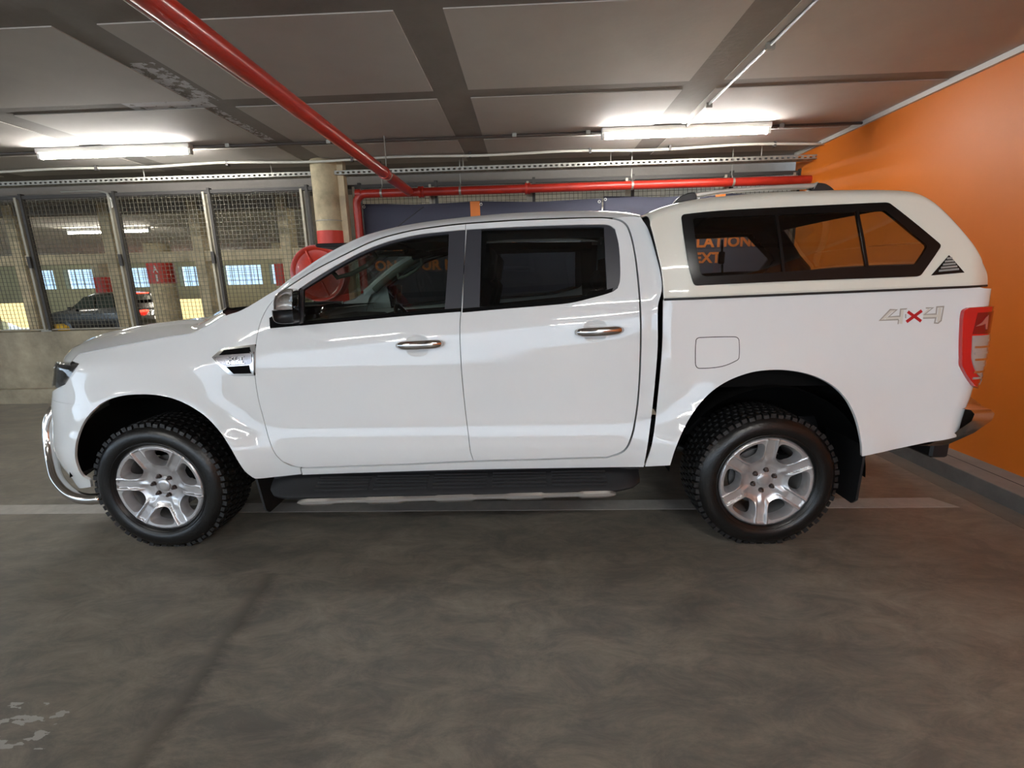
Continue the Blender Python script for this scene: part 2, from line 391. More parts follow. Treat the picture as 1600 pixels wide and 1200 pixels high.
# ------------------------------------------------------------------ lamps
def batten(x0, x1, y, z, m, label, group=None, cat='lamp', zc=ZC):
    t = empty('fluorescent_lamp', ((x0+x1)/2, y, zc)); tag(t, label, cat, group)
    L_ = (x1-x0)/2
    MB().box(-L_, L_, -0.035, 0.035, z-zc+0.035, -0.004, 0.004).build('housing', whitep, t)
    MB().tube([(-L_+0.03, 0, z-zc), (L_-0.03, 0, z-zc)], 0.016, 12).build('tube', m, t, True)
    for s in (-1, 1):
        MB().box(s*(L_-0.015)-0.015, s*(L_-0.015)+0.015, -0.022, 0.022, z-zc-0.02, z-zc+0.04, 0.004).build('end_cap', whitep, t)
    return t
batten(-4.78, -3.24, 4.88, 2.715, tube, 'lit fluorescent batten on the ceiling at the left, above the bonnet')
batten(0.72, 2.28, 4.88, 2.715, tube, 'lit fluorescent batten on the ceiling at the right, above the canopy')
for y in (-1.2, -5.0, -9.0):
    for x in (-9.8, -3.6, 1.2):
        batten(x-0.76, x+0.76, y, 2.715, tube, 'lit fluorescent batten on the ceiling behind the photographer', 'ceiling lamps behind the photographer')
batten(-10.4, -8.9, 4.88, 2.715, tube, 'lit fluorescent batten on the ceiling beyond the left edge', 'ceiling lamps behind the photographer')
def far_lamp(u0, u1, v, Y, label, m=tube_far):
    a = atY(u0, v, Y); b = atY(u1, v, Y)
    batten(a[0], b[0], Y, 2.70, m, label)
far_lamp(101, 231, 343, 10.8, 'lit fluorescent batten beyond the fence above the black car')
far_lamp(265, 296, 410, 19.5, 'small lit batten far beyond the fence right of the A1 column')
far_lamp(328, 378, 413, 18.8, 'small lit batten far beyond the fence above the right daylight windows')
far_lamp(62, 104, 420, 19.8, 'small lit batten far beyond the fence at the left')
for (x, y) in ((-1.2, 10.5), (0.9, 10.5), (3.0, 10.5), (5.5, 10.5), (-12.5, 8.5), (-16, 10), (-24, 14)):
    batten(x-0.75, x+0.75, y, 2.715, tube_far, 'unseen lit batten added to brighten the ceiling beyond the banner fence', 'unseen lamps added beyond the fence')  # unseen battens, added to light the area past the fence

# ------------------------------------------------------------------ pipes, conduits, cable tray
t = empty('sprinkler_pipe'); tag(t, 'thick red sprinkler pipe crossing the ceiling diagonally towards the fence', 'pipe')
XP, ZP = -1.335, 2.445
MB().tube([(XP, -10, ZP), (XP, 5.2, ZP), (XP, 5.70, ZP)], 0.050, 20, ).build('pipe_run', redpipe, t, autos=True)
MB().lathe([(0.05, -0.02), (0.058, -0.02), (0.058, 0.02), (0.05, 0.02)], (XP, 4.75, ZP), 'y', 20).build('coupling', redpipe, t, autos=True)
for y in (1.2, 4.85):
    MB().tube([(XP, y, ZP+0.05), (XP, y, ZC)], 0.005, 6).build('hanger_rod', galv, t)
    MB().lathe([(0.05, -0.012), (0.054, -0.012), (0.054, 0.012), (0.05, 0.012)], (XP, y, ZP), 'y', 20).build('clamp', galv, t, autos=True)
redmain = mat('red_main_paint', (0.36, 0.020, 0.010), 0.35, var=0.15, vscale=9)
t = empty('fire_main_pipe'); tag(t, 'red fire main running level along the fence and bending down to the hose reel', 'pipe')
pts = [(XW, 5.75, 2.44), (-1.85, 5.75, 2.44)]
for k in range(1, 7):
    a = k*PI/12; pts.append((-1.85-0.11*math.sin(a), 5.75, 2.44-0.11*(1-math.cos(a))))
pts += [(-1.96, 5.75, 1.3), (-1.96, 5.75, 0.95)]
MB().tube(pts, 0.046, 18).build('pipe_run', redmain, t, autos=True)
for x in (-1.2, 0.02):
    MB().lathe([(0.046, -0.03), (0.062, -0.03), (0.062, -0.01), (0.056, 0), (0.062, 0.01), (0.062, 0.03), (0.046, 0.03)], (x, 5.75, 2.44), 'x', 18).build('coupling', redmain, t, autos=True)
for x in (-1.66, -0.75, 1.2, 2.32):
    MB().lathe([(0.046, -0.012), (0.050, -0.012), (0.050, 0.012), (0.046, 0.012)], (x, 5.75, 2.44), 'x', 18).tube([(x, 5.75, 2.485), (x, 5.792, 2.53), (x, 5.792, 2.80)], 0.006, 6).build('hanger', galv, t, autos=True)
MB().tube([(-1.90, 5.75, 2.44), (-1.96, 5.75, 2.44)], 0.052, 18).build('elbow_collar', redmain, t, autos=True)
tag(MB().tube([(-1.40, -10, 2.42), (-1.40, 2.62, 2.42), (-1.385, 2.9, 2.45)], 0.0055, 8).build('white_cable', whitep, None, True), 'thin white cable running beside the thick red sprinkler pipe', 'cable')

t = empty('wall_conduit'); tag(t, 'dark steel conduit on the ceiling leading from the foreground to the right lamp', 'conduit')
MB().tube([(1.50, -10, 2.782), (1.50, 4.86, 2.782)], 0.010, 10).build('conduit_run', mat('dull_conduit', (0.16, 0.15, 0.14), 0.45, 0.4), t, True)
for y in (1.4, 3.3, 4.3): MB().box(1.475, 1.525, y-0.012, y+0.012, 2.755, 2.793).build('saddle', galv, t)
t = empty('lamp_conduit'); tag(t, 'dark conduit on the ceiling joining the two fluorescent lamps', 'conduit')
MB().tube([(-24, 4.93, 2.775), (XW, 4.93, 2.775)], 0.012, 10).build('conduit_run', mat('dark_conduit', (0.10, 0.09, 0.085), 0.5, 0.4), t, True)
for x in (-7, -2.9, -1.9, -0.1, 0.6, 2.4): MB().box(x-0.02, x+0.02, 4.91, 4.95, 2.76, 2.793).build('saddle', galv, t)
t = empty('cream_conduit'); tag(t, 'cream plastic conduit clipped along the ceiling in front of the fence', 'conduit')
pts = []
for i in range(120):
    x = -14 + (XW+14)*i/119; pts.append((x, 5.55+0.012*math.sin(x*2.1), 2.765+0.009*math.sin(x*3.3)))
MB().tube(pts, 0.014, 8).build('conduit_run', mat('cream_plastic', (0.62, 0.60, 0.52), 0.5), t, True)
for x in (-9.4, -7.9, -6.3, -4.8, -3.3, -1.9, -0.6, 0.7, 1.55, 2.65): MB().box(x-0.012, x+0.012, 5.53, 5.575, 2.74, 2.793).build('saddle', mat('dark_conduit', (0.10, 0.09, 0.085), 0.5, 0.4), t)

t = empty('cable_tray'); tag(t, 'long perforated galvanised cable tray hung along the top of the fence', 'cable tray')
ty0, ty1, tz = 5.66, 5.78, 2.635
g = MB(); g.box(-24, XW, ty0, ty0+0.003, tz, tz+0.012); g.box(-24, XW, ty0, ty0+0.003, tz+.031, tz+0.045); g.box(-24, XW, ty1, ty1+0.003, tz, tz+0.045)
g.box(-24, XW, ty0, ty0+0.045, tz, tz+0.002); g.box(-24, XW, ty1-0.045, ty1, tz, tz+0.002)
g.build('tray_rails', galv, t)
g = MB(); x = -9.0
while x < XW: g.box(x, x+0.030, ty0, ty0+.003, tz+.012, tz+.031); g.box(x, x+0.035, ty0+0.045, ty1-0.045, tz, tz+0.002); x += 0.06
g.build('tray_slots', galv, t, kind='stuff')
g = MB(); g.tube([(-24, ty0+0.05, tz+0.02), (XW, ty0+0.05, tz+0.02)], 0.010, 6); g.tube([(-24, ty0+0.08, tz+0.016), (XW, ty0+0.08, tz+0.016)], 0.008, 6)
g.build('tray_cables', black, t)
for x in (-7.0, -4.4, -2.9, -0.7, 0.95, 2.6): MB().tube([(x, ty0+0.06, tz), (x, ty0+0.06, ZC)], 0.005, 6).build('hanger_rod', galv, t)

# ------------------------------------------------------------------ fence
fence = empty('mesh_fence', (0, 5.97, 0.925)); tag(fence, 'grey welded wire mesh fence with steel posts standing on the low concrete wall', 'fence')
def fb(b, name, m, **k):
    b.V = [(x, y-5.97, z-0.925) for (x, y, z) in b.V]; return b.build(name, m, fence, **k)
posts = [-13.3, -12.1, -10.9, -9.7, -8.5, -7.4, -6.22, -5.04, -3.86, -2.66, -2.02, -1.10, 0.06, 1.22, 2.36, 3.14]
for x in posts:
    b = MB(); b.box(x-0.052, x-0.024, 5.95, 6.0, 0.925, 2.56); b.box(x-0.024, x+0.018, 5.985, 6.0, 0.925, 2.56); fb(b, 'post', postm)
    b = MB(); b.box(x+0.018, x+0.05, 5.945, 6.0, 0.925, 2.60); fb(b, 'post_dark_strip', postd)  # dark strip up the full height of one post side
    b = MB(); b.box(x-0.07, x+0.07, 5.93, 6.02, 0.925, 0.937); fb(b, 'base_plate', galv)
for z in (2.56, 0.95):
    b = MB(); b.box(-13.4, 3.15, 5.955, 5.995, z-(0.02 if z > 2 else .008), z+(0.02 if z > 2 else .004)); fb(b, 'rail', postd if z > 2 else postm)
for i in range(len(posts)-1):
    x0, x1 = posts[i]+0.05, posts[i+1]-0.05
    if x1-x0 < 0.15 or posts[i] == -2.66: continue
    b = MB(); n = int((x1-x0)/0.05); r = 0.0022
    for j in range(n+1):
        X = x0+(x1-x0)*j/n; b.box(X-r, X+r, 5.966, 5.970, 0.95, 2.56)
    for j in range(33):
        Z = 0.95 + 1.61*j/32; b.box(x0, x1, 5.970, 5.974, Z-r, Z+r)
    fb(b, 'wire_mesh', wirem, kind='stuff')
fb(MB().tube([(-5.6, 5.90, 2.60), (-5.15, 5.90, 2.60), (-5.04, 5.90, 2.57), (-5.0, 5.90, 2.50), (-5.0, 5.90, 2.40)], 0.012, 8), 'bent_conduit', galv)
# bracket plates on posts at mid height
for x in (-6.22, -5.04, -3.86):
    b = MB(); b.box(x-0.04, x-0.0, 5.93, 5.95, 1.72, 1.86); fb(b, 'lock_plate', postd)

# round column beside the fence with its red band
colN = round_column('concrete_column', -2.29, 5.735, 0.155, 0.925*0, ZC, concrete_y, [(1.20, 2.035)], 'round stained concrete column with a red band, between the fence and the banner')
MB().box(-2.16, -2.07, 5.70, 5.80, 0.0, ZC-0.0).build('flat_board', mat('pale_board', (0.62, 0.50, 0.32), 0.7, var=0.15, vscale=6), colN)
MB().lathe([(0.158, 2.14), (0.162, 2.14), (0.162, 2.15), (0.158, 2.15)], (-2.29, 5.735, 0), 'z', 28).build('strap', galv, colN)

# hose reel
reel = empty('fire_hose_reel', (-2.33, 5.36, 1.55)); tag(reel, 'round red fire hose reel mounted in front of the column', 'hose reel')
MB().lathe([(0, -0.02), (0.10, -0.025), (0.12, -0.012), (0.255, -0.008), (0.285, -0.03), (0.305, -0.03), (0.31, -0.01), (0.29, 0.0), (0, 0.0)], (0, 0, 0), 'y', 48).build('front_disc', redpipe, reel, autos=True)
MB().lathe([(0, 0.14), (0.29, 0.14), (0.31, 0.13), (0.305, 0.12), (0, 0.12)], (0, 0, 0), 'y', 48).build('rear_disc', redpipe, reel, autos=True)
b = MB()
for k in range(5):
    for q in range(3):
        R_ = 0.14+0.028*k
        b.lathe([(R_+0.013*math.cos(a), 0.03+0.035*q+0.013*math.sin(a)) for a in [i*PI/4 for i in range(9)]], (0, 0, 0), 'y', 28)
b.build('rubber_hose', black, reel, True)
for k in range(4):
    a = k*PI/2+0.4
    MB().tube([(0.10*math.cos(a), -0.018, 0.10*math.sin(a)), (0.27*math.cos(a), -0.018, 0.27*math.sin(a))], 0.012, 8).build('spoke', redpipe, reel, True)
MB().box(-0.04, 0.04, 0.13, 0.215, -0.05, 0.05, 0.01).build('bracket', redpipe, reel)

# banner in two lengths, cloth sagging slightly between the ties
def banner(x0, x1, label, txt_dx):
    t = empty('cloth_banner', (x0, 5.90, 0)); tag(t, label, 'banner', 'navy banners tied along the fence')
    def yy(X, Z): return -0.012*math.sin(X*5.1+x0) * (1-0.4*math.cos(Z*3)) - 0.006*math.sin(X*13+Z*4)
    def ztop(X): return 2.345 - 0.008*X + 0.010*math.cos((X)*4.6) - (0.0 if X < 2.7 else 0.0)
    W_ = x1-x0; n = 60; V = []; Fc = []
    for i in range(n+1):
        X = W_*i/n
        for j in range(9):
            Z = 1.05 + (ztop(X)-1.05)*j/8; V.append((X, yy(X, Z), Z))
    for i in range(n):
        for j in range(8): Fc.append((i*9+j, (i+1)*9+j, (i+1)*9+j+1, i*9+j+1))
    o = meshobj('cloth', V, Fc, navy, t); sd = o.modifiers.new('s', 'SOLIDIFY'); sd.thickness = 0.003
    # orange stripe
    V = []; Fc = []
    for i in range(5):
        X = 1.285 + 0.115*i/4
        if X > W_: break
        for j in range(9):
            Z = 2.08 + (ztop(X)-2.08)*j/8; V.append((X, yy(X, Z)-0.004, Z+0.001))
    for i in range(4):
        for j in range(8): Fc.append((i*9+j, (i+1)*9+j, (i+1)*9+j+1, i*9+j+1))
    meshobj('orange_stripe', V, Fc, bannerorange, t)
    for txt, z, w in (('CONGRATULATIONS', 1.752, 1.735), ('ON YOUR NEXT!', 1.572, 1.345)):
        Vt, Ft = text_mesh(txt, w, 0.128, 0.035, 1.02)
        P = [(0.09+v[0], yy(0.09+v[0], z+v[1])-0.005, z+v[1]-0.004*v[0]) for v in Vt]
        meshobj('lettering', P, Ft, bannerorange, t, False)
    for X in (0.02, W_*0.5, W_-0.03):
        MB().lathe([(0.010, 0), (0.016, -0.003), (0.018, 0)], (X, -0.012, ztop(X)-0.035), 'y', 12).tube([(X, 0.0, ztop(X)-0.03), (X+0.01, 0.05, ztop(X)+0.10)], 0.003, 5).build('cable_tie', whitep, t)
banner(-1.945, 0.885, 'navy cloth banner with orange lettering tied to the fence behind the cab', 0)
banner(0.905, 3.08, 'navy cloth banner with orange lettering tied to the fence behind the canopy', 0)

# small yellow object at the foot of the fence
p = atY(89, 510, 6.02)
yb_ = empty('wheel_clamp', (p[0], 6.05, 0.925)); tag(yb_, 'small yellow rubber wedge lying on the low wall at the foot of the fence', 'wedge')
MB().prism([(-0.09, 0), (0.11, 0), (0.10, 0.05), (0.04, 0.085), (-0.06, 0.08), (-0.085, 0.03)], lambda q: (q[0], -0.03, q[1]), lambda q: (q[0], 0.03, q[1])).build('wedge_body', mat('yellow_rubber', (0.75, 0.45, 0.03), 0.6), yb_)

# ------------------------------------------------------------------ black car beyond the fence
def black_car():
    T = empty('hatchback', (0, 0, 0)); tag(T, 'black hatchback with glowing red tail lamps parked beyond the fence', 'car')
    prof = [(0, .35), (0, .62), (.03, .80), (.25, .93), (.95, 1.02), (1.15, 1.08), (1.75, 1.52), (2.1, 1.62), (2.9, 1.64), (3.6, 1.58), (3.95, 1.30), (4.15, 1.05), (4.28, .98), (4.32, .70), (4.25, .38), (4.1, .28), (0.15, .25)]
    # lower body and glasshouse as sections across the car
    def sec(x):
        top = float(np.interp(x, [p_[0] for p_ in prof[1:14]], [p_[1] for p_ in prof[1:14]]))
        wv = 0.88*(1-0.12*max(0, (0.5-x)/0.5)**2-0.10*max(0, (x-3.9)/0.45)**2)
        belt = min(top-0.02, 0.98+0.02*x)
        pts_ = [(-wv*0.94, 0.28), (-wv, 0.45), (-wv*1.01, 0.75), (-wv*0.97, belt)]
        k = max(0.0, top-belt)
        pts_ += [(-wv*0.97+k*0.30, belt+k*0.85), (-wv*0.80+k*0.32, belt+k), (0, top+0.02)]
        return pts_ + [(-a, b) for a, b in reversed(pts_[:-1])]
    xs_ = [0.0, 0.06, .25, .6, .95, 1.15, 1.35, 1.55, 1.75, 2.1, 2.5, 2.9, 3.3, 3.6, 3.8, 3.95, 4.15, 4.26, 4.31]
    V = []; Fc = []; n = 13
    for x in xs_:
        for (y, z) in sec(x): V.append((x, y, z))
    for i in range(len(xs_)-1):
        for j in range(n-1): Fc.append((i*n+j, i*n+j+1, (i+1)*n+j+1, (i+1)*n+j))
    Fc += [tuple(range(n)), tuple(reversed(range((len(xs_)-1)*n, len(xs_)*n)))]
    meshobj('body', V, Fc, carblack, T)
    for s in (-1, 1):
        for poly in ([(1.30, 1.08), (1.82, 1.50), (2.35, 1.55), (2.35, 1.08)], [(2.42, 1.08), (2.42, 1.55), (3.15, 1.53), (3.3, 1.10)], [(3.36, 1.12), (3.24, 1.50), (3.6, 1.46), (3.8, 1.18)]):
            f = lambda e: (lambda q: (q[0], s*(0.868+e-(q[1]-1.0)*0.29), q[1]))
            MB().prism(poly, f(0.012), f(-0.03)).build('side_window', carglass, T)
    MB().prism([(-.62, 1.34), (.62, 1.34), (.55, 1.56), (-.55, 1.56)], lambda q: (3.98-(q[1]-1.34)*1.15+0.04, q[0], q[1]), lambda q: (3.98-(q[1]-1.34)*1.15-0.02, q[0], q[1])).build('rear_window', carglass, T)
    for s in (-1, 1):
        MB().box(4.18, 4.33, min(s*.42, s*.86), max(s*.42, s*.86), 0.90, 0.98, 0.02).build('tail_lamp', taillit, T)
        MB().box(1.30, 1.42, min(s*.90, s*1.04), max(s*.90, s*1.04), 1.02, 1.14, 0.03).build('wing_mirror', carblack, T)
        for q in (1.75, 2.75): MB().box(q, q+0.55, min(s*.885, s*.90), max(s*.885, s*.90), 0.86, 0.875).build('door_trim', chrome, T)
    MB().box(3.62, 3.70, -0.24, 0.24, 1.57, 1.61, 0.01).build('brake_lamp', taillit, T)
    MB().box(4.32, 4.335, -0.26, 0.26, 0.62, 0.73).build('number_plate', mat('plate_white', (0.8, 0.78, 0.7), 0.4, emit=(1, .9, .7), es=0.5), T)
    for x in (0.85, 3.45):
        for s in (-1, 1):
            MB().lathe([(0.0, -0.10), (0.24, -0.10), (0.31, -0.08), (0.32, 0), (0.31, 0.10), (0, 0.10)], (x, s*0.80, 0.32), 'y', 28).build('wheel', rubber, T, autos=True)
    return T
bc = black_car()
cp = atY(208, 450, 17.0)
bc.rotation_euler = (0, 0, math.radians(-10)); bc.scale = (1, 1, 1)
import mathutils
off = Matrix.Rotation(math.radians(-10), 3, 'Z') @ Vector((4.3, -0.85, 0))
bc.location = (cp[0]-off.x, 17.0-off.y, ZF)

# ================================================================== THE PICKUP
YC = 3.24                                  # centre line of the truck
XF, XR, ZH = -2.020, 1.224, 0.364          # hubs
truck = empty('pickup_truck', (0, 0, 0))
tag(truck, 'white double cab pickup with a cream-white canopy, parked side on in the foreground', 'pickup truck')

def hermite(z, za, zb, va, vb, sa, sb):
    h = zb-za; t = np.clip((z-za)/h, 0, 1)
    return va*(2*t**3-3*t**2+1) + vb*(3*t**2-2*t**3) + sa*h*(t**3-2*t**2+t) + sb*h*(t**3-t**2)
KZ = np.array([.10, .30, .40, .455, .53, .575, .63, .70, .80, .92, 1.02])
KW = np.array([.82, .850, .873, .894, .911, .914, .906, .893, .884, .881, .874])
KS = np.gradient(KW, KZ); KS[5] = 0; KS[-1] = -0.09
def base_low(z):
    out = np.full_like(z, KW[0])
    for i in range(len(KZ)-1):
        m = z >= KZ[i]
        out = np.where(m, hermite(z, KZ[i], KZ[i+1], KW[i], KW[i+1], KS[i], KS[i+1]), out)
    return out
def smooth(t): t = np.clip(t, 0, 1); return t*t*(3-2*t)
ZBX = [-3.2, -2.6, -2.4, -1.93, -1.6, -1.15, -.33, .43, .62, .70, 2.6]
ZBZ = [1.05, 1.115, 1.14, 1.19, 1.25, 1.24, 1.27, 1.33, 1.335, 1.335, 1.335]
WBX = [-3.2, -2.4, -1.93, -1.6, -1.3, -.33, .43, .62, .70, 2.6]
WBW = [.76, .785, .80, .815, .836, .842, .840, .845, .866, .866]
def zbelt(x): return np.interp(x, ZBX, ZBZ)
def wbelt(x): return np.interp(x, WBX, WBW)
def wlow(x, z):
    bed = smooth((x-.60)/.12)
    zb = zbelt(x); wb = wbelt(x)
    lo = base_low(np.minimum(z, 1.02)) + 0.012*bed
    up = hermite(z, 1.02, zb, KW[-1]+0.012*bed, wb, -.09, -.26+.20*bed)
    w = np.where(z > 1.02, up, lo)
    h = np.maximum(z-zb, 0)
    w = w - (.25*h + .12*h*h)*(1-bed) - .10*h*bed
    for xh, amp in ((XF, .040), (XR, .036)):
        r = np.hypot(x-xh, z-ZH); e = np.maximum(r-.48, 0)
        w = w + amp*np.exp(-(e/.14)**2)*smooth((z-.20)/.15)
    return w
# front corner arc table (superellipse, unit length semi-axes in metres)
LF, WF, NE = .80, .86, 3.0
_th = np.linspace(0, PI/2, 1200)
_sx = LF*np.sin(_th)**(2/NE); _ky = np.cos(_th)**(2/NE)
_arc = np.concatenate([[0], np.cumsum(np.hypot(np.diff(_sx), WF*np.diff(_ky)))])
AX0 = -2.13; AX1 = 2.147; ARC = _arc[-1]
def surf(a, z):
    """near-side body skin: (a, z) -> x, half width w. a equals x between the wheel arches, then runs round the corners."""
    a = np.asarray(a, float); z = np.asarray(z, float)
    s = np.maximum(AX0-a, 0)
    sx = np.interp(s, _arc, _sx); kx = np.interp(s, _arc, _ky)
    Az = np.interp(z, [.2, .35, .5, .78, .90, 1.05, 1.2], [.66, .74, .785, .765, .72, .665, .58])
    x = np.where(a < AX0, AX0 - sx*Az/LF, a)
    w = wlow(x, z)*kx
    q = np.maximum(a-AX1, 0); R1, R2 = .13, .11
    th = np.clip(q/.19, 0, 1)*PI/2
    x = np.where(a > AX1, AX1 + R1*np.sin(th), x)
    w = w - R2*(1-np.cos(th)) - np.maximum(q-.19, 0)
    dz = np.interp(z, [.35, .45, .60, .80, 1.0, 1.3], [-.24, -.17, -.085, -.03, -.008, 0])
    x = x + dz*smooth((x-1.7)/.5)
    return x, w
def P3(a, z, off=0.0, side=-1):
    x, w = surf(a, z); return np.stack([x, YC + side*(w+off), z + 0*x], -1)
def N3(a, z, side=-1):
    e = 2e-3
    da = P3(a+e, z, 0, side)-P3(a-e, z, 0, side); dz = P3(a, z+e, 0, side)-P3(a, z-e, 0, side)
    n = np.cross(da, dz) if side < 0 else np.cross(dz, da)
    return n/np.maximum(np.linalg.norm(n, axis=-1, keepdims=True), 1e-9)
def px2az(px, sf=None, off=0.0, guessY=2.36):
    sf = sf or surf
    px = np.asarray(px, float); a = np.zeros(len(px)); z = np.zeros(len(px))
    for i, (u, v) in enumerate(px):
        p = atY(u, v, guessY); a[i] = p[0]; z[i] = p[2]
    def pr(a, z):
        x, w = sf(a, z); return project(np.stack([x, YC-(w+off), z], -1))
    e = 1e-4
    for _ in range(30):
        r = pr(a, z)-px; ja = (pr(a+e, z)-pr(a-e, z))/(2*e); jz = (pr(a, z+e)-pr(a, z-e))/(2*e)
        det = ja[:, 0]*jz[:, 1]-ja[:, 1]*jz[:, 0]; det = np.where(np.abs(det) < 800, np.sign(det)*800+1e-9, det)
        sa = (r[:, 0]*jz[:, 1]-r[:, 1]*jz[:, 0])/det; sz = (ja[:, 0]*r[:, 1]-ja[:, 1]*r[:, 0])/det
        a -= np.clip(sa, -.05, .05)*.8; z -= np.clip(sz, -.05, .05)*.8
    return np.stack([a, z], 1)

def curve_loop(pts, closed=True, sub=5, corner=40):
    """Catmull-Rom through pts, keeping sharp corners sharp."""
    P = [np.array(p, float) for p in pts]; n = len(P); out = []
    def ang(i):
        if not closed and i in (0, n-1): return 180
        a = P[i]-P[i-1]; b = P[(i+1) % n]-P[i]
        c = np.dot(a, b)/max(1e-9, np.linalg.norm(a)*np.linalg.norm(b)); return math.degrees(math.acos(max(-1, min(1, c))))
    T = []
    for i in range(n):
        T.append(None if ang(i) > corner else (P[(i+1) % n]-P[i-1])/2)
    for i in range(n if closed else n-1):
        p0, p1 = P[i], P[(i+1) % n]; L_ = np.linalg.norm(p1-p0)
        def tn(T_, q0, q1):
            if T_ is None: return (q1-q0)
            return T_/max(1e-9, np.linalg.norm(T_))*L_
        m0 = tn(T[i], p0, p1); m1 = tn(T[(i+1) % n], p0, p1)
        for k in range(sub):
            t = k/sub
            out.append(p0*(2*t**3-3*t**2+1)+m0*(t**3-2*t**2+t)+p1*(3*t**2-2*t**3)+m1*(t**3-t**2))
    if not closed: out.append(P[-1])
    return np.array(out)
def pip(pts, poly):
    x, y = pts[:, 0], pts[:, 1]; inside = np.zeros(len(pts), bool); n = len(poly)
    for i in range(n):
        x0, y0 = poly[i]; x1, y1 = poly[(i+1) % n]
        c = ((y0 > y) != (y1 > y)) & (x < (x1-x0)*(y-y0)/((y1-y0) if abs(y1-y0) > 1e-12 else 1e-12)+x0)
        inside ^= c
    return inside
def dist_poly(pts, poly):
    d = np.full(len(pts), 1e9)
    for i in range(len(poly)):
        a = poly[i]; b = poly[(i+1) % len(poly)]; ab = b-a; t = np.clip(((pts-a)@ab)/max(1e-12, ab@ab), 0, 1)
        d = np.minimum(d, np.linalg.norm(pts-(a+t[:, None]*ab), axis=1))
    return d
def fill2d(outline, holes=(), step=.035):
    loops = [np.array(outline)]+[np.array(h) for h in holes]
    def dense(lp):
        out = []
        for i in range(len(lp)):
            a, b = lp[i], lp[(i+1) % len(lp)]; k = max(1, int(np.ceil(np.linalg.norm(b-a)/max(.022, step*.8))))
            out += [a+(b-a)*t/k for t in range(k)]
        return np.array(out)
    loops = [dense(lp) for lp in loops]
    V = []; E_ = []
    for lp in loops:
        k = len(V); V += [tuple(p) for p in lp]; E_ += [(k+i, k+(i+1) % len(lp)) for i in range(len(lp))]
    lo = loops[0].min(0); hi = loops[0].max(0)
    gx, gy = np.meshgrid(np.arange(lo[0]+step/2, hi[0], step), np.arange(lo[1]+step/2, hi[1], step))
    g = np.stack([gx.ravel(), gy.ravel()], 1)
    if len(g):
        ok = pip(g, loops[0])
        for h in loops[1:]: ok &= ~pip(g, h)
        g = g[ok]
        for lp in loops:
            if len(g): g = g[dist_poly(g, lp) > step*.45]
        V += [tuple(p) for p in g]
    r = delaunay_2d_cdt([Vector(v) for v in V], E_, [], 0, 1e-7)
    vv = np.array([v[:] for v in r[0]]); ff = [tuple(f) for f in r[2]]
    cen = np.array([vv[list(f)].mean(0) for f in ff])
    ok = pip(cen, loops[0])
    for h in loops[1:]: ok &= ~pip(cen, h)
    ff = [f for f, o_ in zip(ff, ok) if o_]
    # orientation: counter-clockwise
    out = []
    for f in ff:
        p, q, r_ = vv[f[0]], vv[f[1]], vv[f[2]]
        if (q[0]-p[0])*(r_[1]-p[1])-(q[1]-p[1])*(r_[0]-p[0]) < 0: f = tuple(reversed(f))
        out.append(f)
    return vv, out
def skin(name, outline, m, parent, holes=(), off=0.0, depth=.028, step=.035, sides=(-1, 1), sf=P3, nf=N3, lip=0.0):
    """A panel of body skin: the outline (in a, z) filled, laid on the surface, with a turned-in flange."""
    vv, ff = fill2d(outline, holes, step)
    cnt = {}
    for f in ff:
        for i in range(len(f)):
            e = (f[i], f[(i+1) % len(f)]); cnt[e] = 1
    border = [e for e in cnt if (e[1], e[0]) not in cnt]
    res = []
    for side in sides:
        A, Z = vv[:, 0], vv[:, 1]
        nn = nf(A, Z, side); pp = sf(A, Z, 0.0, side) + nn*off
        V = list(pp); Nn = list(nn); Fc = [f if side < 0 else tuple(reversed(f)) for f in ff]
        if depth > 0:
            idx = {}
            for e in border:
                for v in e:
                    if v not in idx:
                        idx[v] = len(V); V.append(pp[v]); Nn.append((0, 0, 0)); V.append(pp[v]-nn[v]*depth); Nn.append((0, 0, 0))
            for (p, q) in border:
                f = (q, p, idx[p]+1, idx[q]+1); f = (idx[q], idx[p], idx[p]+1, idx[q]+1)
                Fc.append(f if side < 0 else tuple(reversed(f)))
        o = meshobj(name, V, Fc, m, parent, True, Nn)
        res.append(o)
    return res
def px(pts, **k):
    return px2az(np.array(pts, float), **k)
def shrink(loop, d):
    """offset a closed loop inwards by d (loop in metres)."""
    L_ = np.array(loop); n = len(L_); area = 0.5*np.sum(L_[:, 0]*np.roll(L_[:, 1], -1)-np.roll(L_[:, 0], -1)*L_[:, 1])
    s = 1 if area > 0 else -1
    t = np.roll(L_, -1, 0)-np.roll(L_, 1, 0); t /= np.maximum(1e-9, np.linalg.norm(t, axis=1, keepdims=True))
    return L_ + s*d*np.stack([-t[:, 1], t[:, 0]], 1)

# ---- outlines read off the side view (photo pixels on the skin)
def seg(p): return [tuple(q) for q in p]
ARCH_F = [(140.5, 750.5), (128.5, 743.5), (121, 730), (117, 712), (119.5, 688), (130, 661), (145, 641.5), (166, 626.5), (190, 619), (220, 616.5), (250, 618.4), (274, 624.4), (298, 635.5), (322, 652), (343, 674.5), (358, 697), (370, 718), (382, 736), (394, 746)]
DOOR_FRONT_EDGE = [(444, 453), (430, 466), (416, 484), (406, 507), (400.5, 533), (398.6, 560), (399, 592), (404, 625), (412, 655), (421, 688), (430, 709), (441, 721)]
B_LINE = [(727.5, 349.8), (725.5, 400), (721, 480), (719, 500), (718.7, 525), (719.8, 555), (722, 590), (727, 640), (732, 680), (735, 705), (740, 720)]
DOOR_TOP_F = [(444, 453), (489, 424), (535, 400), (585, 376.5), (635, 362.5), (685, 354.5), (727.5, 349.8)]
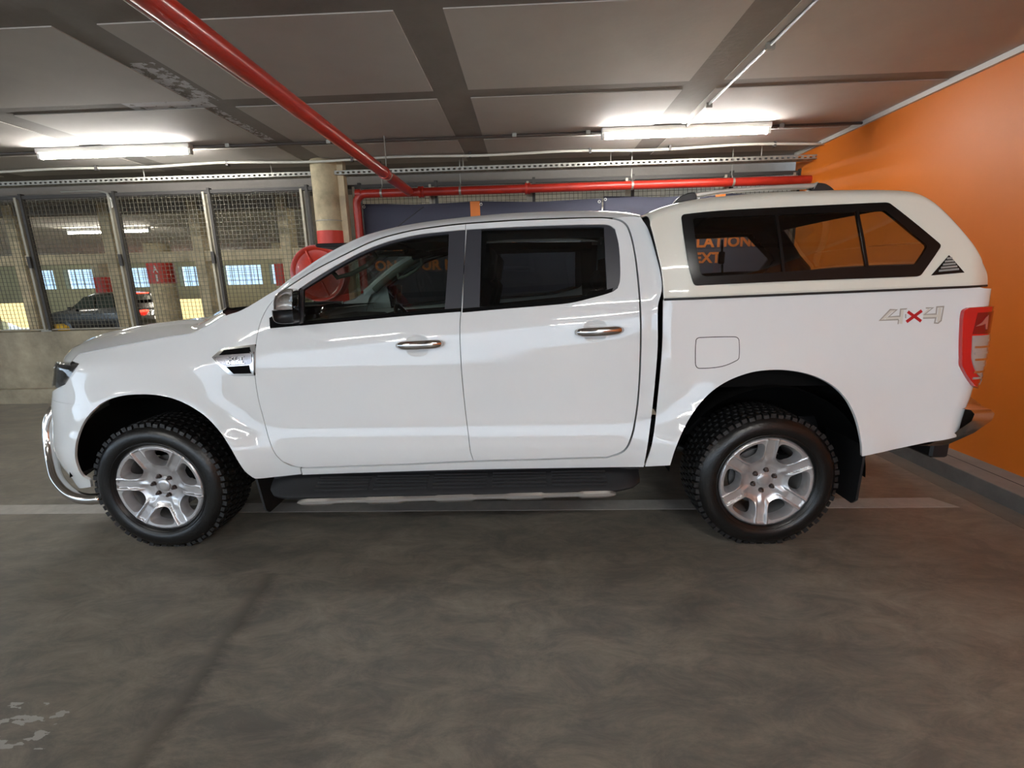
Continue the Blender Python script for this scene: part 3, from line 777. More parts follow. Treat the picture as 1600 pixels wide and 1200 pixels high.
DOOR_TOP_R = [(727.5, 349.8), (800, 345), (880, 341.8), (936, 340.5), (956.5, 342), (972, 347), (981, 357), (990, 390), (996, 435), (999.5, 480), (1000.5, 520), (999, 580), (996, 625), (992, 655), (986, 682), (975, 703), (949, 714)]
def P_(pts, sub=5, corner=40, closed=False): return curve_loop(pts, closed, sub, corner)
front_door = np.concatenate([P_(DOOR_TOP_F)[:-1], P_(B_LINE)[:-1], P_([(740, 720), (618, 725.5), (500, 729.5), (468, 730), (441, 721)], corner=60)[:-1], P_(DOOR_FRONT_EDGE[::-1])[:-1]])
rear_door = np.concatenate([P_(DOOR_TOP_R)[:-1], P_([(949, 714), (850, 717), (740, 720)])[:-1], P_(B_LINE[::-1])[:-1]])
WIN_F = [(467.5, 451), (496, 432), (534, 409.5), (571, 390.5), (609, 376.5), (656, 366), (700, 361), (727, 358.6), (724, 420), (720, 487), (650, 492.5), (571, 499.5), (505, 505.5), (469, 509)]
WIN_R = [(729, 358.5), (800, 354.5), (880, 351.5), (935, 350.5), (952, 351.8), (961, 358), (966.5, 380), (969, 410), (968.8, 438), (965, 450.5), (956, 456.5), (925, 465.5), (891, 473.5), (840, 478.5), (790, 482.5), (722.5, 488.5), (725, 420)]
wf = px(curve_loop(WIN_F, True, 4, 35)); wr = px(curve_loop(WIN_R, True, 4, 35))
fd = shrink(px(front_door), .0018); rd = shrink(px(rear_door), .0018)
def hdist(h, d): return shrink(h, -d)
doors_f = skin('front_door', fd, paint, truck, [wf], depth=.03)
doors_r = skin('rear_door', rd, paint, truck, [wr], depth=.03)
# black trim round the glass; the broad pillar films are part of it
GL_F = [(473, 452), (500, 434.5), (536, 412.5), (573, 393.5), (611, 379.5), (657, 369.5), (700, 364.5), (701, 366), (699, 420), (694.5, 482.5), (650, 486), (571, 493), (505, 499), (473, 502)]
GL_R = [(752, 357.5), (800, 357), (880, 354.5), (935, 353.5), (944, 354.5), (946, 400), (949, 453.5), (925, 460), (891, 467.5), (840, 473), (790, 476.5), (749, 479)]
gf = px(curve_loop(GL_F, True, 3, 35)); gr = px(curve_loop(GL_R, True, 3, 35))
def add_parts(pairs, fn):
    for i, d in enumerate(pairs): fn(d, -1 if i == 0 else 1)
for d, s in zip(doors_f, (-1, 1)):
    skin('window_trim', hdist(wf, -.0005), blacktrim, d, [gf], off=-.006, depth=.02, step=.05, sides=(s,))
    skin('side_window', hdist(gf, .004), tintf, d, off=-.014, depth=0, step=.06, sides=(s,))
for d, s in zip(doors_r, (-1, 1)):
    skin('window_trim', hdist(wr, -.0005), blacktrim, d, [gr], off=-.006, depth=.02, step=.05, sides=(s,))
    skin('side_window', hdist(gr, .004), tintr, d, off=-.014, depth=0, step=.06, sides=(s,))
# seals at sill, slight gloss black strips
SEAL_F = [(469, 509), (571, 499.5), (650, 492.5), (720, 487), (720, 481.5), (650, 486.5), (571, 493.5), (469, 502.5)]
SEAL_R = [(722.5, 488.5), (790, 482.5), (840, 478.5), (891, 473.5), (925, 465.5), (956, 456.5), (958, 450), (925, 459.5), (890, 467), (840, 472.5), (790, 476.5), (723, 482)]
for pr_, pl in ((doors_f, SEAL_F), (doors_r, SEAL_R)):
    for d, s in zip(pr_, (-1, 1)):
        skin('window_seal', px(curve_loop(pl, True, 3, 50)), gapblack, d, off=.003, depth=.012, step=.2, sides=(s,))

# ---- front fender
FTOP = [(112.5, 564.5), (122, 555), (133, 551.8), (196, 539.8), (262, 527.3), (300, 521.5), (322, 511), (341, 499), (356, 491.5), (372, 486.5), (390, 477.5), (432, 452.5), (444, 451)]
fen = np.concatenate([P_(FTOP, corner=50)[:-1], P_([(444, 453)]+DOOR_FRONT_EDGE[1:])[:-1], P_([(441, 721), (455, 728), (469, 731), (471.5, 741)], corner=50)[:-1], P_([(471.5, 741), (430, 745.5), (400, 748.2), (394, 746)], corner=50)[:-1], P_(ARCH_F[::-1])])
arch_az = px(P_(ARCH_F))
seam = px([(154, 633.8), (125, 634.5), (96, 635.5)])
# everything in front of the arch is laid out directly in (a, z): fender strip above the bumper seam
fen_px = px(fen[:-1])
zs = seam[0][1]
# cut the fender at the bumper seam
ia = int(np.argmin(np.abs(fen_px[:, 1]-zs) + (fen_px[:, 0] > XF)*9 + (fen_px[:, 1] > 1.0)*9 + (fen_px[:, 0] < -3)*9))
fen_cut = fen_px[:ia+1]
a_lampR = px([(122.7, 570)])[0]; a_lampB = px([(104, 597)])[0]
AFL = AX0-.62                               # arc position of the front edge of the fender under the lamp
fender_poly = np.concatenate([fen_cut, np.array([(AFL, zs+.0002), (AFL-.015, .868), a_lampB-np.array([.012, .012]), (a_lampR[0]-.01, a_lampR[1]-.012), (a_lampR[0], a_lampR[1]+.004)])])
fenders = skin('front_fender', shrink(fender_poly, .0016), paint, truck, depth=.012, step=.03)
# ---- front bumper
arch_front = [p for p in arch_az if p[1] < zs-.002 and p[0] < XF]
arch_front = arch_front[::-1]             # from the seam downwards
bum = [(AX0-ARC+.001, zs-.0005)] + [(AX0-ARC*(1-t), zs-.0005) for t in np.linspace(.06, .70, 14)] 
bum = [tuple(p) for p in bum]
abot = arch_front[-1]
low = [(abot[0]-.03, .365), (abot[0]-.18, .335), (AX0-.55, .315), (AX0-.85, .30), (AX0-ARC*.8, .30), (AX0-ARC+.001, .30)]
bumper_poly = np.array(bum + [(arch_front[0][0]-.004, zs-.001)] + [tuple(p) for p in arch_front] + low)
grille_lo = np.array([(AX0-ARC+.001, .40), (AX0-ARC+.34, .40), (AX0-ARC+.42, .48), (AX0-ARC+.38, .62), (AX0-ARC+.001, .62)])
bumpers = skin('front_bumper', bumper_poly, paint, truck, depth=.012, step=.035)
for b_, s in zip(bumpers, (-1, 1)):
    skin('air_intake', grille_lo, black, b_, off=.004, depth=.01, step=.1, sides=(s,))
    fl = np.array([(AX0-ARC+.52+.05*math.cos(t), .52+.045*math.sin(t)) for t in np.linspace(0, 2*PI, 20)[:-1]])
    skin('fog_lamp', fl, clearlens, b_, off=.006, depth=.01, step=.1, sides=(s,))
# grille and its bars
gp = np.array([(AX0-ARC+.001, zs+.004), (AX0-ARC+.50, zs+.004), (AX0-ARC+.58, .88), (AX0-ARC+.58, 1.0), (AX0-ARC+.001, 1.03)])
grs = skin('radiator_grille', gp, black, truck, depth=.02, step=.06)
for g_, s in zip(grs, (-1, 1)):
    for zz in (.78, .87, .96):
        skin('grille_bar', np.array([(AX0-ARC+.001, zz-.016), (AX0-ARC+.52, zz-.016), (AX0-ARC+.55, zz+.016), (AX0-ARC+.001, zz+.016)]), chrome, g_, off=.015, depth=.02, step=.1, sides=(s,))
# ---- headlamp, wrapping round the corner
hl_rear = px(P_([(118, 565.5), (122.7, 569.5), (117, 582), (104.5, 597), (97, 606)], corner=60))
hl = np.concatenate([[(AX0-ARC+.60, 1.02), (AX0-ARC+.80, 1.045)], hl_rear, [(hl_rear[-1][0]-.10, hl_rear[-1][1]-.01), (AX0-ARC+.60, .885)]])
hls = skin('headlamp', hl, lampin, truck, off=-.012, depth=.03, step=.05)
inn = shrink(hl, .012)
for h_, s in zip(hls, (-1, 1)):
    skin('lamp_cover', shrink(hl, .001), lensglass, h_, off=.004, depth=0, step=.05, sides=(s,))
    rr_ = px([(117, 574), (119.5, 577), (103, 599), (99, 600)])
    skin('indicator', rr_, clearlens, h_, off=-.004, depth=.008, step=.03, sides=(s,))
    r2_ = px([(99, 573), (113, 571), (108, 577), (97, 579)])
    skin('reflector_glint', r2_, chrome, h_, off=-.004, depth=.008, step=.03, sides=(s,))
    r3_ = px([(94, 583), (104, 580), (97, 597), (93, 598)])
    skin('reflector_glint', r3_, chrome, h_, off=-.004, depth=.008, step=.03, sides=(s,))

# ---- rocker and cab rear pillar
rock = np.concatenate([P_([(470.5, 731.8), (500, 731.5), (618, 727.5), (740, 722), (850, 719), (949, 716)])[:-1], P_([(949, 716), (976, 705), (988, 683), (994, 655), (998, 625), (1001, 580), (1002.5, 520), (1001.5, 480), (998, 435), (992, 390), (983, 356.5), (973.5, 345.5), (957, 340.2)], corner=60)[:-1],
    P_([(957, 340.2), (985, 338), (1001, 339)], corner=60)[:-1], P_([(1001, 339), (1013, 358), (1023, 390), (1032, 426), (1034.5, 452), (1028.5, 478), (1028, 540), (1022, 615), (1013, 690), (1006, 729.8)], corner=60)[:-1],
    P_([(1006, 729.8), (977, 730), (730, 734), (560, 739), (472.5, 742)])])
skin('cab_side', shrink(px(rock), .0012), paint, truck, depth=.03, step=.035)
# A-pillar foot between fender and door is part of the fender outline above

# ---- load bed side
ARCH_R = [(1347, 713), (1346, 690), (1338, 654), (1323, 624), (1300, 601.5), (1270, 586.5), (1236, 579), (1202.5, 578), (1169, 583), (1131, 598.5), (1101, 622), (1075, 657.5), (1056, 699), (1047, 727)]
TAIL_EDGE = [(1546, 477), (1509.5, 480.6), (1501.5, 486), (1498.6, 510), (1497.5, 564), (1498.8, 573), (1516, 601), (1527, 610), (1535, 610)]
tl_in = px(P_(TAIL_EDGE[1:-1], corner=60))
zt_top = px([(1520, 479.5)])[0][1]; zt_bot = px([(1527, 610)])[0][1]
AE = AX1+.19+.02
bedp = np.concatenate([px(P_([(1036, 468.8), (1187, 462.2), (1337, 455.8), (1525, 448.8), (1539, 450.5)])),
    [(AX1+.12, 1.325), (AE, 1.325), (AE, zt_top+.002), (AX1+.10, zt_top+.002)], tl_in, [(AX1+.12, zt_bot-.004), (AE, zt_bot-.004), (AE, .62), (AX1+.12, .585)],
    px(P_([(1516, 668), (1501, 680), (1477, 687), (1450, 691), (1347.5, 713)], corner=60))[:-1], px(P_(ARCH_R))[:-1], px(P_([(1047, 727), (1030, 728), (1008, 729), (1019.5, 690), (1028.5, 615), (1035, 540), (1036, 480), (1036, 468.8)], corner=50))[:-1]])
beds = skin('load_bed_side', bedp, paint, truck, depth=.014, step=.035)
# tailgate
tg = MB()
V = []; Fc = []
xt = float(surf(np.array([AE]), np.array([1.0]))[0][0])
for i, zz in enumerate(np.linspace(.60, 1.335, 10)):
    x_ = float(surf(np.array([AE]), np.array([zz]))[0][0]); wv = float(surf(np.array([AE]), np.array([zz]))[1][0])
    for j in range(9):
        V.append((x_+.006*math.sin(PI*j/8), YC-wv+2*wv*j/8, zz))
for i in range(9):
    for j in range(8): Fc.append((i*9+j, i*9+j+1, (i+1)*9+j+1, (i+1)*9+j))
tgo = meshobj('tailgate', V, Fc, paint, truck)
MB().box(xt+.005, xt+.03, YC-.13, YC+.13, 1.02, 1.10, .01).build('tailgate_handle', chrome, tgo)
# ---- tail lamps
tl_out = np.concatenate([px([(1546, 478.2)])*0+[[AX1+.17, zt_top]], tl_in, [(AX1+.12, zt_bot), (AX1+.17, zt_bot+.05), (AX1+.175, .92)]])
tls = skin('tail_lamp', tl_out, redlens, truck, off=.020, depth=.03, step=.04)
cl_in = px(P_([(1513, 524.5), (1512, 545), (1512, 561), (1518, 581), (1527, 592), (1533, 597)], corner=60))
cl = np.concatenate([[(AX1+.165, cl_in[0][1]+.002)], cl_in, [(AX1+.155, cl_in[-1][1]+.03), (AX1+.165, .95)]])
for t_, s in zip(tls, (-1, 1)):
    skin('reversing_lens', cl, clearlens, t_, off=.023, depth=.006, step=.04, sides=(s,))
    zt0 = cl_in[0][1]
    for k in range(7):
        zz = zt0-.03-k*.030
        skin('lens_rib', np.array([(cl_in[0][0]+.012+.004*k, zz), (AX1+.15, zz), (AX1+.15, zz+.010), (cl_in[0][0]+.012+.004*k, zz+.010)]), chrome if k % 2 else clearlens, t_, off=.0245, depth=.004, step=.03, sides=(s,))
    skin('lamp_chamber', np.array([(cl_in[0][0]+.0, zt0+.008), (AX1+.15, zt0+.008), (AX1+.15, zt0+.115), (cl_in[0][0]+.01, zt0+.11)]), mat('dark_red_lens', (.22, .0, .004), .05, coat=1.0), t_, off=.0215, depth=.003, step=.03, sides=(s,))
    skin('reflector_glint', np.array([(cl_in[0][0]+.008, zt0+.045), (cl_in[0][0]+.03, zt0+.062), (AX1+.025, zt0+.072), (AX1+.045, zt0+.10), (AX1+.05, zt0+.03), (AX1+.042, zt0+.03), (AX1+.035, zt0+.056), (cl_in[0][0]+.03, zt0+.050)]), mat('pink_highlight', (.75, .30, .28), .15, .6, coat=1.0), t_, off=.0245, depth=.003, step=.03, sides=(s,))  # pink strip painted as the highlight in the red lens

# ---- fuel flap: a flat black ring painted as its shaded gap and a slightly proud lid
FUEL = [(1088, 532), (1091, 528.6), (1098, 527.8), (1146, 526.8), (1152, 528.5), (1154, 533), (1154, 558), (1151, 562.5), (1127.5, 572), (1093, 575), (1088.5, 572.5), (1087, 565)]
fu = px(curve_loop(FUEL, True, 4, 60))
skin('fuel_flap_gap', hdist(fu, .0038), black, truck, off=.0008, depth=0, step=.05, sides=(-1,))
skin('fuel_flap', fu, paint, truck, off=.0022, depth=.002, step=.03, sides=(-1,))

# ---- door handles with cupped recess
def handle(door, u0, v0, u1, v1, uc, vc, side):
    a = px([(u0, v0), (u1, v1), (uc, vc)])
    n = 24; V = []; Fc = []
    th = np.linspace(0, 2*PI, 29)[:-1]
    cup = np.stack([a[2][0]+.062*np.sign(np.cos(th))*np.abs(np.cos(th))**.75, a[2][1]+.058*np.sign(np.sin(th))*np.abs(np.sin(th))**.75], 1)
    # dished cup as a shallow bowl standing in the skin
    rings = []
    for k, (sc, of) in enumerate(((1.0, .0012), (.93, .0016), (.80, .0010), (.4, .0009), (.01, .0009))):
        c = a[2]+(cup-a[2])*sc; rings.append(P3(c[:, 0], c[:, 1], of, side))
    V = np.concatenate(rings); m = len(th)
    for k in range(4):
        for j in range(m):
            f = (k*m+j, k*m+(j+1) % m, (k+1)*m+(j+1) % m, (k+1)*m+j); Fc.append(f if side < 0 else tuple(reversed(f)))
    cupn = [(0, 0, 0)]*len(V)
    tilt = []
    for k, sl in enumerate((.0, .35, .55, .2, 0)):
        c = a[2]+(cup-a[2])*(1.0, .93, .80, .4, .01)[k]; nn = N3(c[:, 0], c[:, 1], side)
        d_ = (a[2]-cup); d_ = d_/np.linalg.norm(d_, axis=1, keepdims=True)
        nn = nn + np.stack([d_[:, 0], 0*d_[:, 0], d_[:, 1]], 1)*sl; tilt.append(nn/np.linalg.norm(nn, axis=1, keepdims=True))
    meshobj('handle_recess', V, Fc, paint, door, True, np.concatenate(tilt))
    pts = []; rad = []
    for t in np.linspace(0, 1, 15):
        p = a[0]*(1-t)+a[1]*t; of = .012+.030*math.sin(PI*min(1, max(0, t)))**.6
        q = P3(np.array([p[0]]), np.array([p[1]]), of, side)[0]; pts.append(q)
        rad.append(.0235*(1-(abs(2*t-1))**8*.45))
    b = MB().tube(pts, rad, 14)
    # flatten the grip towards the door
    cx = np.array(pts).mean(0)
    V2 = []
    for i, v in enumerate(b.V):
        c = pts[i//14]; V2.append((v[0], c[1]+(v[1]-c[1])*.65, v[2]))
    b.V = V2; b.build('door_handle', chrome, door, True)
for d, s in zip(doors_f, (-1, 1)): handle(d, 622, 539.5, 692, 536, 652, 540, s)
for d, s in zip(doors_r, (-1, 1)): handle(d, 900, 519, 971.5, 515, 930, 517, s)

# ---- side vent on the fender
def vent(parent, side):
    out = [(331.7, 558.3), (347, 545.5), (352, 544), (399.5, 538), (397.5, 560), (398.2, 587), (364, 587.3), (358, 585), (344.5, 572.5)]
    o = px(curve_loop(out, True, 3, 25))
    r = skin('side_vent', o, chrome, parent, off=.004, depth=.01, step=.03, sides=(side,))[0]
    for pl in ([(343, 555.2), (351, 547.3), (391, 542.3), (393, 551.5), (362, 553.8)], [(354, 573), (391, 570.5), (393.5, 583.5), (366, 584)]):
        skin('vent_mesh', px(pl), gapblack, parent, off=.0056, depth=.002, step=.1, sides=(side,))
    skin('vent_bar', px([(336, 558.2), (360, 554.5), (394, 551.8), (395, 569.5), (356, 572.3), (346.5, 569.5)]), mat('dark_chrome', (.25, .23, .23), .18, 1.0), parent, off=.008, depth=.004, step=.1, sides=(side,))
    skin('vent_edge', px([(391.5, 550), (397, 555), (396, 566), (391.5, 570), (393.5, 580), (397, 585.5), (398.3, 585.5), (397.8, 550)]), chrome, parent, off=.011, depth=.006, step=.1, sides=(side,))
    for txt, u0, u1, v0, v1 in (('XLT', 357, 383, 557.2, 563.0), ('DIESEL', 356.5, 384, 563.8, 568.6)):
        c = px([(u0, v1+.8), (u1, v1-1.0), (u0, v0+.8)])
        w_ = np.linalg.norm(c[1]-c[0]); h_ = np.linalg.norm(c[2]-c[0])
        Vt, Ft = text_mesh(txt, w_, h_, .02)
        ex = (c[1]-c[0])/w_; base = c[0]
        if side > 0: base = c[0]
        A_ = base[0]+Vt[:, 0]*ex[0]; Z_ = base[1]+Vt[:, 0]*ex[1]+Vt[:, 1]
        if side > 0: A_ = 2*(c[0][0]+c[1][0])/2-A_
        meshobj('badge_letters', P3(A_, Z_, .0125, side), Ft, chrome, parent, False)
for f_, s in zip(fenders, (-1, 1)): vent(f_, s)

# ---- 4x4 sticker
def stroke(pts, w, m, off, name, parent, sf=None):
    P = np.array([(1370+x/14.55, 470+y/14.55) for x, y in pts], float)
    n = len(P); L_ = []; R_ = []
    for i in range(n):
        a = P[max(0, i-1)]; b = P[min(n-1, i+1)]
        d0 = P[i]-P[i-1] if i > 0 else P[1]-P[0]; d1 = P[i+1]-P[i] if i < n-1 else P[i]-P[i-1]
        d0 = d0/np.linalg.norm(d0); d1 = d1/np.linalg.norm(d1); t = d0+d1; t = t/max(1e-6, np.linalg.norm(t)); nn = np.array([-t[1], t[0]])
        k = 1/max(.5, abs(nn@np.array([-d0[1], d0[0]]))); L_.append(P[i]+nn*w/2*k); R_.append(P[i]-nn*w/2*k)
    az = px(np.array(L_+R_)); p3 = P3(az[:, 0], az[:, 1], off, -1)
    Fc = [(i, i+1, n+i+1, n+i) for i in range(n-1)]
    return meshobj(name, p3, Fc, m, parent, False)
dgrey = mat('sticker_grey', (.36, .35, .31), .4); dcream = mat('sticker_cream', (.66, .65, .58), .4); dred = mat('sticker_red', (.50, .008, .015), .35)
bd = beds[0]
stroke([(110, 430), (330, 225), (400, 215)], 4.2, dcream, .0010, 'sticker_fill', bd)
stroke([(200, 400), (540, 380)], 3.6, dcream, .0011, 'sticker_fill', bd)
stroke([(575, 210), (540, 520)], 5.0, dcream, .0010, 'sticker_fill', bd)
stroke([(1050, 355), (1380, 340)], 4.0, dcream, .0011, 'sticker_fill', bd)
stroke([(1430, 160), (1400, 480)], 5.2, dcream, .0010, 'sticker_fill', bd)
stroke([(1060, 330), (1190, 190)], 4.2, dcream, .0010, 'sticker_fill', bd)
stroke([(490, 425), (62, 445), (300, 200), (448, 205), (262, 365), (518, 350), (535, 192), (690, 182)], 2.1, dgrey, .0016, 'sticker_outline', bd)
stroke([(490, 425), (478, 530)], 1.8, dgrey, .0016, 'sticker_outline', bd)
stroke([(650, 300), (650, 395)], 1.8, dgrey, .0016, 'sticker_outline', bd)
stroke([(1108, 165), (1272, 160), (1075, 312), (1342, 300), (1358, 140), (1512, 130), (1455, 450), (1385, 508), (1308, 502), (1335, 385), (1045, 395)], 2.1, dgrey, .0016, 'sticker_outline', bd)
stroke([(650, 225), (1040, 480)], 8.2, paint, .0018, 'sticker_halo', bd)
stroke([(1060, 205), (615, 495)], 8.2, paint, .0018, 'sticker_halo', bd)
stroke([(695, 245), (1000, 465)], 4.8, dred, .0024, 'sticker_cross', bd)
stroke([(1015, 222), (665, 478)], 4.8, dred, .0026, 'sticker_cross', bd)

# ---- generic section loft for roof, bonnet and canopy
def grid_obj(name, G, m, parent, flip=False, closed=False, normals=None):
    n, k = G.shape[:2]; V = G.reshape(-1, 3); Fc = []
    for i in range(n-1):
        for j in range(k-1):
            f = (i*k+j, i*k+j+1, (i+1)*k+j+1, (i+1)*k+j); Fc.append(tuple(reversed(f)) if flip else f)
    return meshobj(name, V, Fc, m, parent, True, normals)
def catmull(P, sub):
    P = np.array(P, float); n = len(P); out = []
    for i in range(n-1):
        p0 = P[i-1] if i > 0 else 2*P[0]-P[1]; p1 = P[i]; p2 = P[i+1]; p3 = P[i+2] if i+2 < n else 2*P[-1]-P[-2]
        for k in range(sub):
            t = k/sub; out.append(.5*((2*p1)+(p2-p0)*t+(2*p0-5*p1+4*p2-p3)*t*t+(3*p1-p0-3*p2+p3)*t**3))
    out.append(P[-1]); return np.array(out)

SHUT = [(426, 463.5), (444, 451.6), (489, 422.6), (535, 398.6), (585, 375), (635, 361), (685, 353), (727, 348.3), (800, 343.4), (880, 340.2), (936, 339), (957, 340), (985, 338), (1001, 339)]
SIL = [(371, 487), (390, 478), (432, 453), (448, 439.5), (460, 431), (500, 403), (537, 382.7), (570, 368), (618, 355), (660, 347.5), (700, 342.3), (745, 337.5), (790, 333.7), (840, 331), (880, 330), (942, 329.5), (981, 332.3), (998, 335.3), (1004, 338)]
SHa = np.array(curve_loop(SHUT, False, 6, 60)); SIa = np.array(curve_loop(SIL, False, 6, 60))
us = np.concatenate([np.linspace(427, 620, 26), np.linspace(630, 955, 22), np.linspace(962, 1000, 7)])
S_px = np.stack([us, np.interp(us, SHa[:, 0], SHa[:, 1])], 1)
S_az = px(S_px); S3 = P3(S_az[:, 0], S_az[:, 1])
wS = YC-S3[:, 1]
T3 = []
for i, u in enumerate(us):
    dw = float(np.interp(u, [427, 520, 620, 700, 940, 1000], [.055, .075, .13, .15, .15, .10]))
    # the silhouette point a little up-left of the shut line
    ut = u-float(np.interp(u, [427, 520, 620, 700], [9, 7, 3, 0])); vt = float(np.interp(ut, SIa[:, 0], SIa[:, 1]))
    T3.append(atY(ut, vt, YC-(wS[i]-dw)))
T3 = np.array(T3); wT = YC-T3[:, 1]
i0 = int(np.argmin(np.abs(us-598)))        # windscreen header
secs = []; pill = []; wsg = []
for i in range(len(us)):
    S = np.array([S3[i, 0], wS[i], S3[i, 2]]); T = np.array([T3[i, 0], wT[i], T3[i, 2]])
    s0 = np.array([S[0], S[1]+.012, S[2]-.045])
    f = i/len(us)
    dT = max(.03, .5*(S[1]-T[1]))
    fwd = float(np.interp(i, [0, i0, i0+12], [.25, .12, .05]))
    zc = float(np.interp(i, [0, i0, i0+10, len(us)-8, len(us)-1], [T[2]-.06, T[2]-.005, T[2]+.018, T[2]+.055, T[2]+.04]))
    Cc = np.array([T[0]-fwd, 0, zc])
    mid = T*.5+Cc*.5; mid[0] = T[0]-fwd*.75; mid[2] = T[2]+(zc-T[2])*.75
    q1 = T*.72+Cc*.28; q1[0] = T[0]-fwd*.42; q1[2] = T[2]+(zc-T[2])*.42
    e1 = S*.45+T*.55; e1[2] = S[2]+(T[2]-S[2])*.74
    half = catmull([s0, S, e1, T, q1, mid, Cc], 4)[4:]     # S .. C
    secs.append(half)
secs = np.array(secs); kT = 8                              # index of T in the half section
def both(half):                                            # near half + mirrored far half -> world coordinates
    near = np.stack([half[..., 0], YC-half[..., 1], half[..., 2]], -1)
    far = np.stack([half[..., 0], YC+half[..., 1], half[..., 2]], -1)[:, ::-1][:, 1:]
    return np.concatenate([near, far], 1)
cab = both(secs)
roof = grid_obj('roof', cab[i0:], paint, truck)
for s in (-1, 1):
    G = np.stack([secs[:i0+1, :kT+1, 0], YC+s*secs[:i0+1, :kT+1, 1], secs[:i0+1, :kT+1, 2]], -1)
    inner = G[:, -1:, :]+np.array([.0, -s*.0, -.05])
    inner2 = G[:, :1, :]+np.array([0.02, -s*.05, -.03])
    G2 = np.concatenate([G, inner, inner2], 1)
    grid_obj('windscreen_pillar', G2, paint, truck, flip=(s > 0))
    # light grey inner trim with grab handle
    gi = G2[3:, -3:-1, :]
    pts = [tuple(G[i, 5, :]+np.array([.03, -s*.035, -.035])) for i in range(2, i0+1, 2)]
    MB().tube(pts, .028, 8).build('pillar_trim', greyin, truck, True)
    if len(pts) > 6:
        a_ = np.array(pts[len(pts)//2-1]); b_ = np.array(pts[min(len(pts)-1, len(pts)//2+3)])
        o_ = np.array([.03, -s*.06, -.07])
        MB().tube([a_, a_+o_*.8, a_*.7+b_*.3+o_, a_*.3+b_*.7+o_, b_+o_*.8, b_], .013, 8).build('grab_handle', greyin, truck, True)
W = cab[:i0+2, kT-1:cab.shape[1]-kT+1, :].copy(); W[:, :, 2] -= .006
grid_obj('windscreen', W, wsglass, truck)
# roof lining, header
Lr = cab[i0:, 6:-6].copy(); Lr[:, :, 2] -= .035; grid_obj('roof_lining', Lr, greyin, truck, flip=True)
# cab back wall with rear window opening
back = cab[-1]; xb_ = back[:, 0].mean()
bw = [(-.80, .55), (-.842, 1.0), (-.80, 1.34), (-.66, 1.70), (-.55, 1.755), (.55, 1.755), (.66, 1.70), (.80, 1.34), (.842, 1.0), (.80, .55)]
bh = [(-.60, 1.22), (-.56, 1.56), (.56, 1.56), (.60, 1.22)]
vv, ff = fill2d(np.array(bw), [np.array(curve_loop(bh, True, 1, 10))], .2)
x_cab = float(S3[-1, 0])-.01
meshobj('cab_back_wall', [(x_cab+.03*(1.7-p[1])*.2, YC+p[0], p[1]) for p in vv], ff, paint, truck, False)
meshobj('rear_window', [(x_cab-.01, YC-.6, 1.22), (x_cab-.01, YC+.6, 1.22), (x_cab-.01, YC+.56, 1.56), (x_cab-.01, YC-.56, 1.56)], [(0, 1, 2, 3)], tintr, truck, False)
# rear edge return of the roof
e = cab[-1]; e2 = e.copy(); e2[:, 0] += .012; e2[:, 2] -= .03; e3 = e2.copy(); e3[:, 0] -= .03; e3[:, 2] -= .06
grid_obj('roof_rear_edge', np.stack([e, e2, e3]), paint, truck)

# aerial
_a0 = atY(612, 361, 3.0); MB().tube([_a0, atY(662, 323, 3.0)], [.004, .0018], 6).build('aerial', black, truck, True)

# ---- bonnet
HS = [(113, 563), (123, 553.5), (134, 550.3), (196, 538.3), (262, 525.8), (300, 520), (321, 509.5), (340, 497.8), (352, 491)]
hsa = np.array(curve_loop(HS, False, 5, 50))
HT_Y = [(98.5, 562), (101, 552), (106, 545), (118, 539), (141, 531.7), (184, 518.7), (260, 505.7), (352, 491)]
rows = []
uu = np.concatenate([np.linspace(0, 1, 34)])
idx = uu*(len(hsa)-1)
hp = np.stack([np.interp(idx, range(len(hsa)), hsa[:, 0]), np.interp(idx, range(len(hsa)), hsa[:, 1])], 1)
haz = px(hp); h3 = P3(haz[:, 0], haz[:, 1]); wh = YC-h3[:, 1]
for i in range(len(uu)):
    x, w, z = h3[i, 0], wh[i], h3[i, 2]
    t = uu[i]
    xc = (-2.87)*(1-t)**1.0 + (-1.86)*t if False else float(np.interp(x, [h3[0, 0], -2.2, h3[-1, 0]], [-2.99, -2.42, -1.90]))
    rise = float(np.interp(x, [h3[0, 0], h3[0, 0]+.10, -2.2, -1.9, h3[-1, 0]], [-.012, .050, .082, .055, .010]))
    zc = z+rise
    pts = []
    for k in np.linspace(0, 1, 15):
        ww = w*(1-k)
        zz = z+(zc-z)*(1-(1-k)**2.6)+.012*math.exp(-((ww-.38)/.05)**2)*smooth(np.array((t-.12)/.2))
        xx = x+(xc-x)*(1-(1-k)**2.0)
        pts.append((xx, ww, float(zz)))
    rows.append(pts)
HB = np.array(rows)
nose = HB[0].copy(); n1 = nose.copy(); n1[:, 0] -= .018; n1[:, 2] -= .02; n2 = nose.copy(); n2[:, 0] -= .016; n2[:, 2] -= .055
HB = np.concatenate([n2[None], n1[None], HB], 0)
bon = grid_obj('bonnet', both(HB), paint, truck)
# cowl and wiper panel
c0 = both(HB)[-1]; c1 = c0.copy(); c1[:, 2] -= .05; c2 = c1.copy(); c2[:, 0] += .34; c2[:, 2] += .03
grid_obj('cowl_panel', np.stack([c0-[0, 0, .012], c1, c2]), black, truck)
# bonnet side closing strip under the shut line
for s in (-1, 1):
    e = np.stack([HB[2:, 0, 0], YC+s*HB[2:, 0, 1], HB[2:, 0, 2]], -1); e2 = e+np.array([0, -s*.03, -.04])
    grid_obj('bonnet_edge', np.stack([e, e2]), paint, bon)

